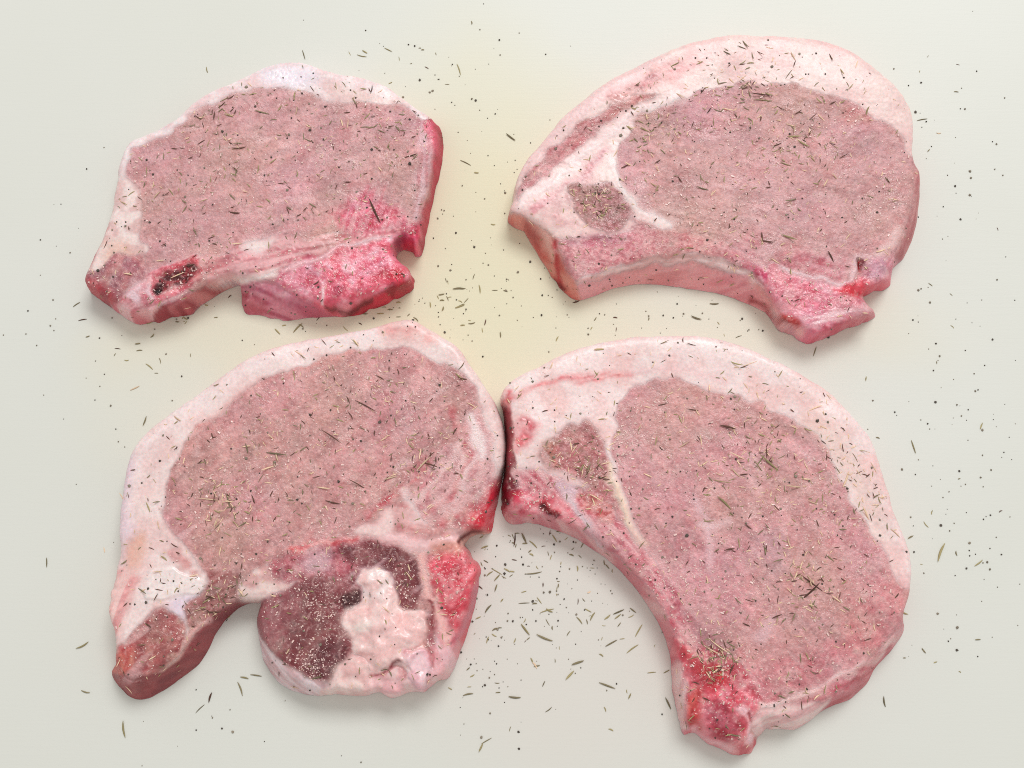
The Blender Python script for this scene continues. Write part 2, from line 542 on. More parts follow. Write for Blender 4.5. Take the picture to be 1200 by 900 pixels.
        wn = np.zeros((len(Vv), 3)); wn[:n0] = nf[used]
        h = nf[bu].copy(); h[:, 2] = 0.05; h /= np.linalg.norm(h, axis=1, keepdims=True) + 1e-9
        wn[n0:n0 + nb] = h; wn[n0 + nb:] = h
        me.normals_split_custom_set_from_vertices(wn.tolist())
        o = link_mesh(oname, me, made[parent] if parent else root)
        if plabel:
            o['label'] = plabel
        made[pname] = o
    c = Chop()
    c.X0, c.Y0, c.Z, c.sB, c.sT, c.nx, c.ny, c.nrm, c.lum, c.spec, c.fat = lo[0], lo[1], Z, sB, sT, nx, ny, nrm, lum, spec, fatness
    CHOPS.append(c)


LEAN = (197, 150, 148)
exec_specs = []
# ---- upper left
exec_specs.append(dict(
    view='1', T=15.0, seed=1, fibre=12, rag=[(455, 330, 45), (300, 365, 30), (190, 365, 35)], centre=(310, 230),
    label='smallest pork chop, thin white fat edge and ragged crimson backbone at its right end',
    base=dict(part='loin', col=(207, 160, 160), col2=(200, 150, 148), nz='mot', thr=0.1),
    parts=[('loin', 'loin_meat', 'lean', None, None), ('fat', 'fat_cap', 'fat', None, None),
           ('tail', 'tail_meat', 'lean', None, None), ('rib', 'rib_bone', 'bone', None, None),
           ('marrow', 'marrow', 'marrow', 'rib', None), ('mem', 'membrane', 'fat', None, None),
           ('spine', 'backbone', 'bone', None, 'ragged crimson cut backbone'), ('side', 'side_skin', 'lean', None, None)],
    outline=[(50, 700), (62, 650), (95, 590), (118, 530), (133, 470), (148, 400), (155, 350), (185, 295), (240, 270), (310, 235), (360, 190),
             (420, 150), (500, 115), (560, 85), (620, 62), (680, 60), (740, 80), (800, 95), (860, 105), (930, 130), (980, 165), (1020, 195), (1065, 225),
             (1085, 245, 1072, 245), (1097, 280, 1075, 280), (1098, 320, 1074, 330), (1090, 380, 1064, 390), (1070, 450, 1050, 450), (1055, 520, 1038, 515),
             (1035, 610, 1020, 590), (1020, 615, 1005, 580), (990, 600, 975, 570), (960, 600, 950, 585), (955, 620, 945, 615), (975, 650, 962, 640), (1000, 680, 990, 672),
             (1018, 705, 1002, 692), (1000, 725, 965, 712), (950, 755, 920, 725), (880, 785, 860, 745), (830, 800, 800, 765), (760, 805, 730, 762),
             (700, 808, 660, 742), (620, 815, 612, 712), (560, 805, 572, 700), (525, 795, 535, 693), (512, 760, 514, 690), (510, 710, 500, 686), (490, 700, 480, 675),
             (460, 715, 440, 690), (420, 735, 400, 712), (380, 765, 360, 738), (365, 795, 335, 758), (330, 805, 300, 772), (280, 810, 258, 778),
             (240, 825, 222, 792), (200, 822, 190, 790), (165, 805, 160, 778), (130, 780, 132, 756), (95, 755, 100, 738), (65, 730, 72, 722)],
    layers=[
        P('1', 'fat', (240, 227, 226), [(110, 440), (135, 340), (180, 270), (300, 215), (360, 165), (500, 90), (620, 40), (700, 40), (860, 85), (990, 140), (1090, 215), (1045, 222), (1000, 196), (940, 187), (870, 178), (800, 168), (730, 165), (680, 141), (600, 135), (520, 145), (440, 165), (370, 200), (330, 240), (250, 287), (190, 307), (165, 360), (150, 410)], (233, 210, 210), 'mot', soft=2.5, wet=0.5),
        P('1', None, (236, 229, 236), [(560, 85), (640, 65), (720, 85), (730, 120), (660, 130), (590, 118)], soft=8, wet=0.8),  # bluish window highlight painted into the fat colour
        P('1', None, (226, 190, 178), [(760, 120), (900, 150), (990, 180), (930, 185), (800, 165)], soft=6, a=0.5),
        S('1', None, (214, 176, 174), [(360, 205), (480, 160), (600, 140), (690, 150), (800, 172)], 4, soft=5, a=0.5),
        P('1', 'fat', (237, 220, 215), [(128, 395), (190, 412), (214, 470), (206, 560), (228, 612), (190, 625), (120, 640), (40, 690), (80, 590), (110, 520)], (222, 190, 186), 'mot', soft=3, wet=0.5),
        P('1', None, (222, 178, 158), [(110, 590), (160, 585), (195, 610), (150, 650), (100, 650)], soft=6, a=0.6),
        S('1', None, (196, 112, 116), [(112, 540), (92, 590), (60, 648)], 1.6, soft=1.5),
        P('1', 'tail', (166, 104, 112), [(40, 690), (100, 652), (150, 622), (205, 618), (228, 650), (215, 690), (170, 730), (128, 785), (80, 760), (45, 725)], (192, 128, 128), 'mot', soft=3, wet=0.6),
        P('1', None, (196, 84, 90), [(40, 690), (90, 700), (140, 745), (170, 800), (120, 800), (50, 750)], (165, 60, 72), 'mot', soft=5, a=0.85, wet=0.8),
        P('1', 'rib', (216, 120, 132), [(128, 775), (175, 730), (245, 678), (320, 637), (392, 628), (408, 660), (378, 702), (320, 735), (262, 775), (230, 840), (150, 830)], (238, 190, 192), '28', soft=2.5, dz=0.3, wet=0.7),
        P('1', None, (228, 200, 206), [(170, 740), (230, 700), (250, 740), (225, 775), (190, 775)], (206, 130, 140), 'mot', soft=4),
        P('1', 'marrow', (146, 44, 52), [(246, 716), (285, 675), (350, 642), (380, 650), (374, 680), (325, 713), (268, 736)], (86, 22, 28), 'fin', soft=3, dz=-1.5, wet=0.7),
        S('1', None, (206, 74, 88), [(240, 722), (284, 672), (350, 638), (386, 648), (378, 682), (326, 718), (262, 742), (240, 722)], 2.0, soft=2.5, a=0.85),
        P('1', None, (40, 8, 12), [(245, 720), (262, 708), (278, 722), (262, 735)], soft=2, dz=-1.0),
        P('1', 'rib', (206, 128, 130), [(225, 840), (262, 782), (330, 742), (430, 705), (505, 688), (465, 725), (385, 775), (370, 810), (280, 830)], (160, 58, 70), '22', soft=2, wet=0.7),
        P('1', None, (150, 52, 62), [(300, 770), (360, 752), (380, 770), (360, 800), (300, 812)], (185, 90, 95), 'mot', soft=4),
        P('1', 'mem', (230, 178, 180), [(392, 632), (480, 612), (560, 572), (640, 560), (740, 570), (860, 545), (950, 545), (960, 560), (870, 578), (760, 608), (690, 640), (600, 668), (560, 690), (500, 692), (420, 722), (402, 682)], (204, 126, 134), '14', soft=4, wet=0.6),
        P('1', None, (240, 226, 222), [(515, 600), (550, 570), (610, 568), (590, 600), (540, 612)], soft=5),
        P('1', None, (236, 205, 202), [(420, 700), (520, 675), (600, 655), (610, 672), (520, 696), (430, 722)], (214, 160, 158), '14', soft=3),
        S('1', None, (218, 158, 162), [(560, 545), (700, 535), (830, 500)], 10, (198, 146, 148), '10', soft=9, a=0.7),
        P('1', None, (212, 98, 120), [(785, 510), (830, 462), (880, 440), (940, 470), (990, 515), (1010, 550), (930, 545), (860, 555), (800, 545)], (220, 148, 156), '75', soft=7, wet=0.7),
        P('1', None, (214, 120, 132), [(860, 420), (930, 420), (930, 450), (870, 455)], (200, 150, 152), '75', soft=7, a=0.7),
        P('1', 'spine', (226, 92, 114), [(600, 705), (640, 660), (700, 636), (770, 606), (870, 582), (960, 560), (1010, 540), (1060, 520), (1060, 625), (1000, 610), (950, 600), (975, 640), (1030, 705), (930, 780), (800, 830), (740, 790), (640, 735)], (238, 152, 166), 'mot', soft=3, wet=0.8, thr=0.15),
        P('1', None, (196, 92, 114), [(610, 700), (650, 662), (720, 650), (760, 690), (740, 730), (660, 735)], (222, 150, 160), '40', soft=5),
        P('1', None, (236, 138, 154), [(790, 640), (860, 600), (930, 610), (930, 680), (850, 740), (790, 740), (760, 690)], (224, 92, 116), 'mot', soft=8),
        P('1b', None, (168, 58, 92), [(180, 600), (235, 590), (262, 612), (240, 645), (195, 640)], (206, 100, 122), 'mot', soft=4, wet=0.9),
        P('1b', None, (176, 60, 84), [(290, 715), (330, 700), (352, 730), (335, 765), (300, 760)], (222, 130, 146), 'mot', soft=4, wet=0.9),
        P('1b', None, (238, 160, 172), [(120, 660), (180, 645), (260, 700), (250, 770), (170, 760), (110, 720)], (214, 96, 116), 'mot', soft=8, a=0.6),
        P('1b', None, (206, 40, 66), [(440, 650), (520, 630), (575, 640), (560, 680), (500, 690), (450, 690)], (226, 100, 118), '20', soft=6, a=0.85, wet=0.95),
        P('1b', None, (240, 178, 188), [(330, 600), (420, 580), (480, 600), (470, 640), (400, 660), (340, 640)], (226, 120, 138), 'mot', soft=8, a=0.75),
        S('1b', None, (190, 40, 64), [(430, 530), (450, 560), (500, 570)], 2.5, soft=2.5, a=0.8),
        S('1b', None, (236, 170, 184), [(370, 690), (430, 665), (520, 620)], 2.2, soft=3, a=0.7),
        S('1', None, (242, 205, 208), [(640, 668), (700, 640), (745, 625), (840, 590), (900, 575)], 3.0, soft=2.5, a=0.8, dz=0.4),
        S('1', None, (234, 178, 190), [(690, 640), (740, 670)], 2.2, soft=2, a=0.8),
        S('1', None, (242, 214, 216), [(746, 725), (748, 755)], 1.8, soft=1.2),
        S('1', None, (235, 150, 165), [(950, 565), (955, 620), (975, 660)], 3, soft=2, a=0.8),
        P('1', 'spine', (150, 26, 46), [(780, 830), (850, 765), (915, 735), (960, 695), (1030, 690), (1030, 730), (950, 775), (870, 810)], (205, 50, 76), '20', soft=3, wet=0.9),
        P('1', None, (212, 44, 66), [(935, 690), (975, 660), (1000, 680), (960, 710)], soft=4, wet=0.9),
        S('1', None, (96, 14, 26), [(760, 765), (830, 785), (890, 750)], 2.2, soft=2.5, dz=-0.6),
        P('1', None, (206, 60, 90), [(965, 555), (1040, 535), (1050, 620), (990, 612)], (226, 110, 130), 'mot', soft=4),
        P('1', None, (150, 56, 84), [(958, 575), (985, 560), (990, 590), (962, 610)], soft=4, dz=-1.0),
        P('1', 'mem', (212, 138, 152), [(500, 692), (560, 690), (612, 715), (700, 760), (790, 795), (800, 830), (560, 830), (500, 800)], (184, 92, 114), '-20', soft=3, wet=0.7),
        P('1', None, (186, 84, 98), [(500, 740), (545, 735), (580, 800), (520, 815)], soft=6, a=0.8),
        S('1', None, (242, 222, 218), [(505, 692), (560, 684), (600, 678)], 4, soft=3),
        P('1', None, (214, 176, 182), [(1010, 225), (1055, 235), (1060, 320), (1052, 420), (1030, 510), (1010, 500), (1030, 400), (1030, 300)], (200, 140, 146), '85', soft=5),
        P('1', 'side', (192, 62, 84), [(1048, 222), (1085, 215), (1120, 260), (1120, 340), (1100, 470), (1050, 640), (1028, 580), (1050, 500), (1060, 420), (1068, 330), (1062, 265)], (160, 44, 60), '80', soft=2.5, wet=0.75),
        P('1', None, (222, 96, 120), [(1045, 235), (1070, 230), (1082, 290), (1075, 330), (1055, 300)], soft=4),
    ]))
# ---- upper right
exec_specs.append(dict(
    view='2', T=15.5, seed=2, fibre=-14, rag=[(950, 375, 45), (1030, 330, 30), (640, 330, 20)], centre=(850, 220),
    label='pork chop with a bare curved rib along its lower edge and dark round muscle',
    base=dict(part='loin', col=(207, 160, 160), col2=(199, 149, 147), nz='mot', thr=0.1),
    parts=[('loin', 'loin_meat', 'lean', None, None), ('fat', 'fat_cap', 'fat', None, None),
           ('strip', 'muscle_strip', 'lean', None, None), ('round', 'round_muscle', 'lean', None, 'small dark round muscle under green herbs'),
           ('rib', 'rib_bone', 'bone', None, None), ('ribmeat', 'rib_meat', 'lean', None, None),
           ('end', 'cut_end', 'lean', None, None), ('spine', 'backbone', 'bone', None, None), ('marrow', 'marrow', 'marrow', 'spine', None)],
    outline=[(42, 505), (55, 465), (60, 420), (80, 375), (110, 335), (150, 290), (200, 235), (250, 195), (310, 150), (370, 120), (430, 90), (490, 65), (560, 42),
             (640, 30), (720, 30), (800, 35), (870, 42), (930, 60), (985, 90), (1040, 130), (1080, 165), (1110, 205), (1128, 250), (1130, 300), (1128, 340),
             (1145, 400, 1138, 400), (1148, 450, 1136, 450), (1143, 510, 1124, 510), (1130, 570, 1102, 568), (1105, 630, 1078, 625), (1075, 660, 1058, 650), (1062, 705, 1045, 690),
             (1020, 720, 1010, 705), (990, 735, 980, 725), (1005, 755, 995, 745), (1028, 785, 1015, 775), (1010, 800, 995, 785), (960, 810, 955, 798), (900, 835, 895, 820), (855, 848, 862, 830), (820, 838, 832, 812),
             (775, 812, 785, 780), (740, 780, 752, 738), (700, 760, 725, 698), (650, 742, 685, 668), (600, 725, 630, 645), (540, 715, 555, 630), (470, 705, 480, 627),
             (400, 700, 410, 637), (330, 710, 350, 650), (270, 730, 300, 667), (235, 742, 240, 690), (210, 738, 212, 685), (180, 715, 190, 645), (150, 680, 168, 605),
             (110, 610, 148, 566), (70, 545, 100, 528)],
    layers=[
        P('2', 'fat', (236, 213, 207), [(20, 520), (40, 420), (90, 330), (200, 215), (310, 130), (430, 70), (560, 20), (720, 10), (880, 20), (1000, 80), (1110, 170), (1150, 260), (1150, 350), (1118, 345), (1098, 302), (1062, 262), (1020, 240), (980, 215), (930, 190), (870, 175), (800, 160), (740, 152), (660, 155), (590, 170), (520, 190), (450, 220), (390, 255), (345, 300), (328, 345), (330, 400), (352, 450), (390, 490), (440, 515), (475, 530), (470, 545), (400, 530), (365, 520), (370, 560), (200, 575), (130, 570)], (235, 203, 199), 'blot', soft=2.5, wet=0.5),
        P('2', None, (236, 186, 182), [(300, 160), (420, 110), (540, 75), (560, 110), (480, 140), (380, 150)], (228, 160, 160), '25', soft=10, a=0.75),
        S('2', None, (238, 208, 206), [(70, 400), (140, 310), (240, 220), (340, 145), (440, 95)], 8, soft=5),
        P('2', 'strip', (206, 144, 146), [(58, 475), (75, 420), (130, 352), (200, 290), (270, 240), (340, 205), (400, 185), (440, 185), (400, 210), (350, 228), (300, 268), (230, 330), (140, 402), (80, 452)], (190, 124, 124), '38', soft=3, wet=0.5),
        P('2', None, (222, 158, 158), [(300, 190), (380, 150), (470, 125), (500, 145), (420, 172), (330, 205)], (210, 140, 142), '28', soft=5, a=0.8),
        S('2', None, (232, 182, 176), [(440, 110), (480, 150), (505, 175)], 4, soft=4, a=0.7),
        S('2', None, (244, 226, 224), [(62, 482), (150, 424), (240, 352), (330, 272), (420, 220), (500, 193)], 5, soft=5, dz=0.12, a=0.85),
        P('2', None, (218, 150, 156), [(90, 490), (160, 450), (240, 385), (300, 325), (305, 345), (250, 410), (200, 440), (140, 490), (110, 510)], (232, 190, 190), '38', soft=4, a=0.85),
        P('2', None, (232, 200, 196), [(140, 490), (200, 450), (205, 520), (240, 560), (180, 560), (140, 530)], (214, 166, 166), 'mot', soft=6, a=0.7),
        P('2', 'round', (184, 132, 128), [(202, 480), (212, 438), (243, 413), (284, 413), (322, 434), (352, 470), (368, 512), (352, 546), (312, 562), (266, 558), (226, 534)], (160, 112, 104), 'fin', soft=5, warp=4, dz=0.2),
        S('2', None, (244, 226, 222), [(318, 320), (316, 370), (340, 430), (380, 488), (430, 515), (472, 530)], 5, soft=5, dz=0.1, a=0.85),
        P('2', 'ribmeat', (204, 134, 140), [(155, 600), (200, 577), (300, 572), (400, 545), (470, 548), (540, 560), (620, 590), (690, 630), (730, 700), (700, 690), (640, 650), (560, 630), (480, 627), (380, 640), (280, 672), (215, 694), (160, 640)], (216, 158, 160), 'fin', soft=5, wet=0.5),
        P('2', None, (176, 100, 116), [(190, 585), (260, 572), (340, 575), (330, 590), (250, 590), (200, 602)], soft=4, a=0.8, dz=-0.3),
        P('2', 'fat', (240, 214, 210), [(225, 690), (300, 664), (400, 636), (480, 624), (560, 627), (640, 646), (700, 680), (690, 690), (630, 664), (560, 646), (480, 642), (400, 652), (300, 684), (230, 712)], (226, 184, 180), '10', soft=3, wet=0.6),
        P('2', 'rib', (234, 166, 170), [(210, 712), (300, 684), (400, 655), (480, 645), (560, 650), (640, 670), (700, 692), (740, 750), (740, 800), (600, 745), (470, 720), (330, 725), (235, 760), (205, 750)], (222, 144, 150), '5', soft=3, wet=0.7),
        P('2', None, (232, 172, 178), [(215, 715), (280, 690), (330, 690), (280, 728), (235, 745), (212, 742)], soft=6, a=0.8),
        P('2', 'end', (206, 104, 96), [(25, 500), (60, 508), (150, 568), (166, 605), (212, 690), (225, 760), (170, 740), (90, 600), (30, 530)], (222, 150, 138), '-55', soft=3, wet=0.6),
        P('2', None, (236, 196, 184), [(100, 545), (140, 565), (160, 620), (150, 640), (130, 590)], soft=4, a=0.8),
        P('2', None, (158, 62, 62), [(80, 530), (105, 540), (118, 590), (100, 580)], soft=4, a=0.8),
        S('2', None, (190, 54, 62), [(160, 585), (165, 620), (172, 660), (182, 705)], 2.6, soft=2, dz=-0.4, wet=0.8),
        P('2', None, (96, 18, 22), [(160, 680), (175, 690), (190, 712), (180, 716)], soft=2),
        P('2', None, (226, 178, 176), [(640, 560), (720, 610), (760, 650), (700, 640), (640, 600)], (206, 150, 152), '-25', soft=8, a=0.8),
        P('2', None, (208, 128, 136), [(760, 620), (860, 625), (940, 650), (930, 680), (860, 672), (780, 650)], (196, 110, 122), '-12', soft=8, a=0.8),
        P('2', 'spine', (228, 160, 168), [(690, 645), (740, 645), (830, 672), (920, 690), (990, 690), (1060, 640), (1090, 600), (1110, 640), (1080, 720), (1000, 725), (1050, 790), (960, 830), (860, 870), (790, 830), (745, 770), (720, 700)], (216, 128, 144), 'mot', soft=4, wet=0.7),
        S('2', None, (242, 214, 216), [(770, 650), (840, 675), (910, 690), (960, 700), (975, 660), (985, 630)], 3.5, soft=4, dz=0.2, a=0.75),
        P('2', None, (196, 58, 90), [(700, 660), (725, 655), (750, 672), (740, 692), (715, 688)], (226, 130, 150), 'fin', soft=3),
        P('2', None, (206, 80, 106), [(790, 695), (850, 690), (890, 705), (870, 725), (820, 720)], (226, 140, 154), 'mot', soft=5, a=0.8),
        P('2', None, (238, 202, 206), [(860, 780), (930, 765), (1010, 770), (1000, 785), (930, 800), (870, 820), (830, 800)], (226, 160, 170), '8', soft=5),
        P('2', None, (226, 130, 144), [(900, 810), (1000, 785), (1030, 785), (1000, 805), (900, 845), (850, 860), (850, 835)], (206, 90, 108), '10', soft=4, wet=0.8),
        P('2', None, (214, 30, 52), [(920, 712), (960, 700), (1000, 690), (1020, 705), (1010, 725), (970, 735), (930, 725)], (236, 84, 100), 'mot', soft=4, wet=0.9),
        P('2', 'marrow', (150, 14, 26), [(978, 640), (992, 632), (1002, 645), (998, 668), (982, 672)], (110, 6, 14), 'fin', soft=2, dz=-1.2, wet=0.9),
        P('2', None, (206, 152, 166), [(1005, 640), (1050, 625), (1060, 650), (1045, 680), (1010, 690)], (190, 120, 138), 'mot', soft=4),
        P('2', None, (228, 110, 124), [(1010, 700), (1060, 685), (1066, 705), (1020, 722)], soft=4),
        S('2', None, (238, 196, 192), [(690, 690), (720, 715), (745, 760), (770, 800), (830, 835)], 4, (222, 150, 150), '-50', soft=3, dz=0.3),
        S('2', None, (146, 36, 46), [(690, 735), (735, 770), (770, 805)], 2.6, soft=2.5, wet=0.8),
        P('2', None, (196, 70, 66), [(765, 775), (790, 780), (830, 812), (815, 830), (780, 808)], (150, 36, 40), '-40', soft=3, wet=0.8),
        S('2', None, (196, 110, 122), [(770, 640), (840, 632), (900, 640)], 3, soft=3.5, a=0.6),
        S('2', None, (232, 190, 190), [(720, 610), (800, 608), (880, 622), (930, 640)], 2.5, soft=3.5, a=0.55),
        S('2', None, (190, 106, 112), [(700, 590), (760, 596), (830, 604)], 2.5, soft=4, a=0.4),
        S('2', None, (196, 120, 124), [(1000, 600), (1050, 580), (1090, 540)], 3, soft=5, a=0.4),
        P('2', 'loin', (186, 108, 112), [(1128, 380), (1170, 400), (1165, 520), (1130, 620), (1095, 640), (1085, 615), (1112, 560), (1128, 500), (1136, 440)], (206, 140, 140), '70', soft=4, wet=0.5),
        S('2', None, (236, 206, 202), [(1040, 620), (1075, 585), (1090, 560)], 5, soft=5, a=0.8),
        S('2', None, (222, 178, 180), [(560, 380), (640, 420), (740, 430), (780, 460)], 6, soft=9, a=0.35),
        S('2', None, (226, 182, 184), [(745, 420), (770, 460)], 5, soft=6, a=0.6),
        P('2', None, (200, 130, 116), [(920, 230), (970, 225), (1010, 250), (960, 265)], soft=9, a=0.6),
    ]))
